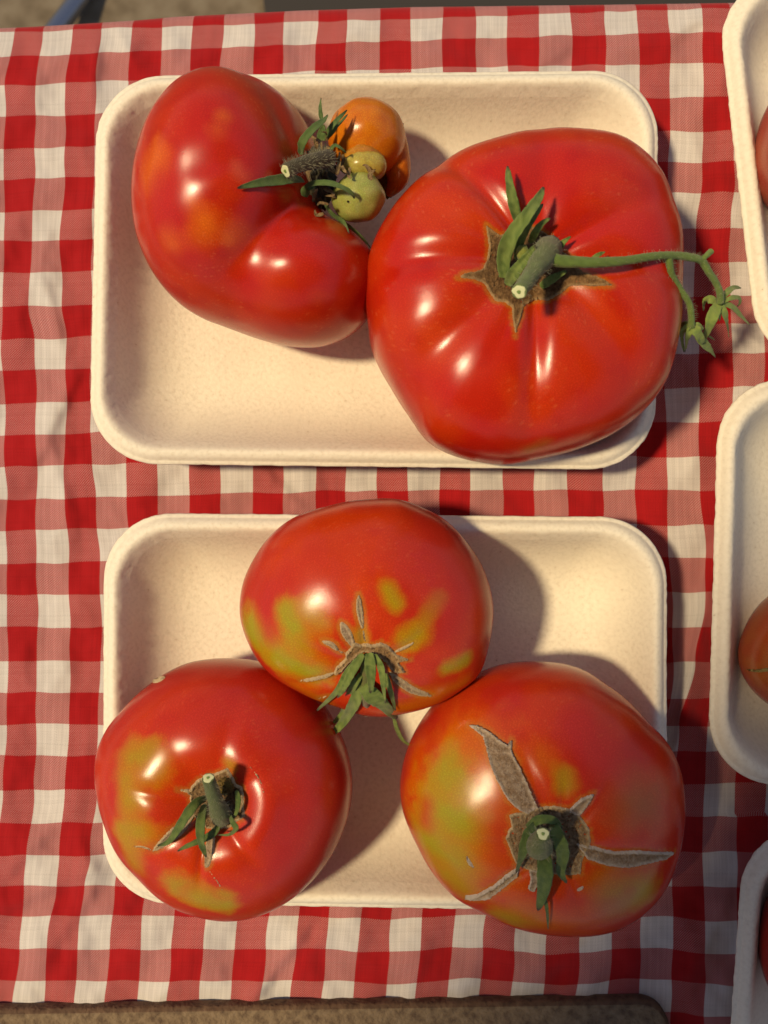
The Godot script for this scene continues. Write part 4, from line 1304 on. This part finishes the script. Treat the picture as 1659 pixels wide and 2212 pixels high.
func rounded_slab(hx: float, hz: float, r: float, y0: float, y1: float, bevel: float, top_only: bool) -> ArrayMesh:
	var P := PackedVector3Array()
	var nu := 4 * 13 + 1
	var rows := [[bevel, y1], [r, y1]] if top_only else [[0.0, y0], [0.0, y0 + 0.0005], [0.0, y1 - bevel], [bevel * 0.3, y1 - bevel * 0.3], [bevel, y1]]
	for q in rows:
		for c in 4:
			var sx: float = [1, -1, -1, 1][c]
			var sz: float = [1, 1, -1, -1][c]
			for i in 13:
				var a := PI / 2 * c + PI / 2 * i / 12.0
				var rr := maxf(r - q[0], 0.0001)
				P.append(Vector3(sx * (hx - r) + rr * cos(a), q[1], sz * (hz - r) + rr * sin(a)))
		P.append(P[P.size() - 52])
	if top_only:
		for i in nu:
			P.append(Vector3(0, y1, 0))
		return grid_mesh(P, nu, 3, true, null, null, Vector3.UP)
	return grid_mesh(P, nu, rows.size(), true, null, null, [Vector3(0, (y0 + y1) / 2, 0)])


func box(called: String, size: Vector3, where: Vector3, m: Material, parent: Node = self) -> MeshInstance3D:
	var b := BoxMesh.new()
	b.size = size
	var o := obj(called, b, m, parent)
	o.position = where
	return o


func _ready() -> void:
	pxk = tan(deg_to_rad(HALF_FOV)) / CY
	rng.seed = 11
	# ---- camera: straight down
	var cam := Camera3D.new()
	cam.name = "camera"
	cam.fov = HALF_FOV * 2.0
	cam.near = 0.02
	cam.far = 60.0
	cam.transform = Transform3D(Basis(Vector3.RIGHT, -PI / 2), Vector3(0, CAM_H, 0))
	add_child(cam)
	cam.current = true
	var ca := CameraAttributesPhysical.new()
	ca.frustum_focal_length = 12.0 / tan(deg_to_rad(HALF_FOV))
	ca.frustum_focus_distance = 0.335
	ca.frustum_near = 0.02
	ca.frustum_far = 60.0
	ca.exposure_aperture = 9.0
	cam.attributes = ca
	# ---- sky, sun
	var env := Environment.new()
	env.background_mode = Environment.BG_SKY
	env.tonemap_mode = Environment.TONE_MAPPER_LINEAR
	env.tonemap_exposure = 1.0
	var sm := ProceduralSkyMaterial.new()
	sm.sky_top_color = Color(0.42, 0.47, 0.58)
	sm.sky_horizon_color = Color(0.66, 0.66, 0.66)
	sm.sky_curve = 0.15
	sm.ground_bottom_color = Color(0.35, 0.31, 0.26)
	sm.ground_horizon_color = Color(0.5, 0.47, 0.42)
	sm.sky_energy_multiplier = 1.15
	sm.sun_angle_max = 12.0
	env.sky = Sky.new()
	env.sky.sky_material = sm
	env.sdfgi_enabled = true
	env.ssao_enabled = true
	env.ssil_enabled = true
	var we := WorldEnvironment.new()
	we.name = "environment"
	we.environment = env
	add_child(we)
	var sun := DirectionalLight3D.new()
	sun.name = "sun"
	sun.light_energy = 1.2
	sun.light_color = Color(1.0, 0.90, 0.73)
	sun.light_angular_distance = 5.5
	sun.shadow_enabled = true
	var alt := deg_to_rad(60.0)
	var to_sun := Vector3(-cos(alt), sin(alt), -0.03)
	sun.basis = Basis.looking_at(-to_sun.normalized(), Vector3.BACK)
	add_child(sun)

	nz.seed = 3
	nz.noise_type = FastNoiseLite.TYPE_SIMPLEX_SMOOTH
	nz.frequency = 1.0
	nz.fractal_type = FastNoiseLite.FRACTAL_NONE
	nz2.seed = 8
	nz2.noise_type = FastNoiseLite.TYPE_SIMPLEX
	nz2.frequency = 1.0
	nz2.fractal_octaves = 2
	materials()

	# ---- the setting
	var ground := box("ground", Vector3(40, 0.1, 40), Vector3(0, -0.79, 0), M.ground)
	ground.set_meta("kind", "structure")
	var table := thing("table", "folding table hidden under the gingham cloth", "table", Vector3(0, -0.74, 0))
	var back := at(0, 62, 0).z
	box("table_top", Vector3(1.5, 0.03, 0.7), Vector3(0.1, 0.74 - 0.0225, back + 0.352), M.table, table)
	build_cloth()
	# ---- trays
	var grp := "moulded pulp trays on the gingham cloth"
	tray([[209, 163], [1423, 150], [1417, 1016], [192, 1001]], "cream pulp tray holding the kidney shaped tomato and the largest ribbed tomato", 0.0255, grp)
	tray([[224, 1108], [1442, 1117], [1440, 1972], [221, 1951]], "cream pulp tray holding three tomatoes streaked with green", 0.0255, grp)
	tray([[1545, -40], [2757, -181], [2854, 658], [1642, 800]], "tilted pulp tray in the upper right corner with a split pinkish tomato", 0.0255, grp)
	tray([[1553, 815], [2771, 848], [2747, 1725], [1529, 1692]], "pulp tray at the right edge with an orange brown tomato", 0.0255, grp)
	tray([[1610, 1778], [2826, 1863], [2767, 2703], [1551, 2618]], "pulp tray in the lower right corner with a dark red tomato in shade", 0.0255, grp)
	# ---- tomatoes
	twin_tomato()
	big_tomato()
	middle_tomato()
	round_tomato()
	cracked_tomato()
	plain_tomato(1815, 315, 174, 0.034, "pinkish split tomato cut off by the right edge, in the tilted tray", [Color(0.5, 0.09, 0.05), Color(0.52, 0.13, 0.07), Color(0.45, 0.07, 0.05)], 2.0)
	plain_tomato(1782, 1415, 164, 0.034, "orange brown tomato with a thin yellow crack at the right edge", [Color(0.52, 0.10, 0.018), Color(0.50, 0.15, 0.025), Color(0.50, 0.06, 0.018)], 5.0, true)
	plain_tomato(1835, 2075, 182, 0.034, "dark red tomato barely showing in the lower right tray", [DEEP, RED, DEEP], 9.0)
	# ---- board at the lower edge
	var a := at(-500, 2187, 0.0065)
	var b := at(1458, 2157, 0.0065)
	var board := thing("fibreboard", "brown fibreboard with a rounded corner lying on the cloth along the lower edge", "board", Vector3((a.x + b.x) / 2, 0.0022, (a.z + b.z) / 2 + 0.15))
	board.rotation.y = -atan2(b.z - a.z, b.x - a.x)
	var hx := (b - a).length() / 2
	obj("board_edge", rounded_slab(hx, 0.15, 0.012, 0.0, 0.0055, 0.0016, false), M.board_edge, board)
	obj("board_top", rounded_slab(hx, 0.15, 0.012, 0.0, 0.0055, 0.0016, true), M.board, board)
	# ---- behind the table
	var p0 := at(100, 90, -0.70)
	var p1 := at(215, -60, -0.735)
	var leg := obj("steel_leg", tube([p0, (p0 + p1) / 2, p1], [0.011, 0.011, 0.011], Vector3.ZERO, Color.WHITE, Color.WHITE, 0.0, 25), M.steel)
	tag(leg, "blurred blue grey steel leg on the ground behind the table", "table leg")
	var q := at(1180, -10, -0.73)
	var slab_ := box("ground_slab", Vector3(0.78, 0.012, 0.5), Vector3(q.x + 0.05, -0.733, q.z - 0.03), M.dark)  # thin dark slab lying on the ground
	slab_.rotation.y = 0.12
	tag(slab_, "dark flat slab on the ground behind the cloth edge", "mat")
	# ---- added unseen blocker whose edge shades the lower right of the table
	sun_blocker(to_sun.normalized())


func sun_blocker(s: Vector3) -> void:  # sheet added out of view, only to keep sun off one corner
	var A := at(900, 2212, 0)
	var B := at(1659, 1240, 0)
	var e := (B - A).normalized()
	var n := Vector3(-e.z, 0, e.x)
	if n.x < 0:
		n = -n
	var h := 0.95
	var o := (A + B) / 2 + s * (h / s.y)
	var P := PackedVector3Array()
	for v in 13:
		for u in 25:
			var x := (u / 24.0 - 0.5) * 1.7
			var y := v / 12.0 * 1.2
			var sag := 0.03 * sin(u / 24.0 * PI * 4.0) * sin(v / 12.0 * PI)
			P.append(o + e * x + n * y + Vector3(0, sag, 0))
	var m := obj("sun_blocker", grid_mesh(P, 25, 13, false, null, null, Vector3.UP), M.blocker_matte)
	tag(m, "unseen sheet added above the table to shade its lower right corner", "sun_blocker")
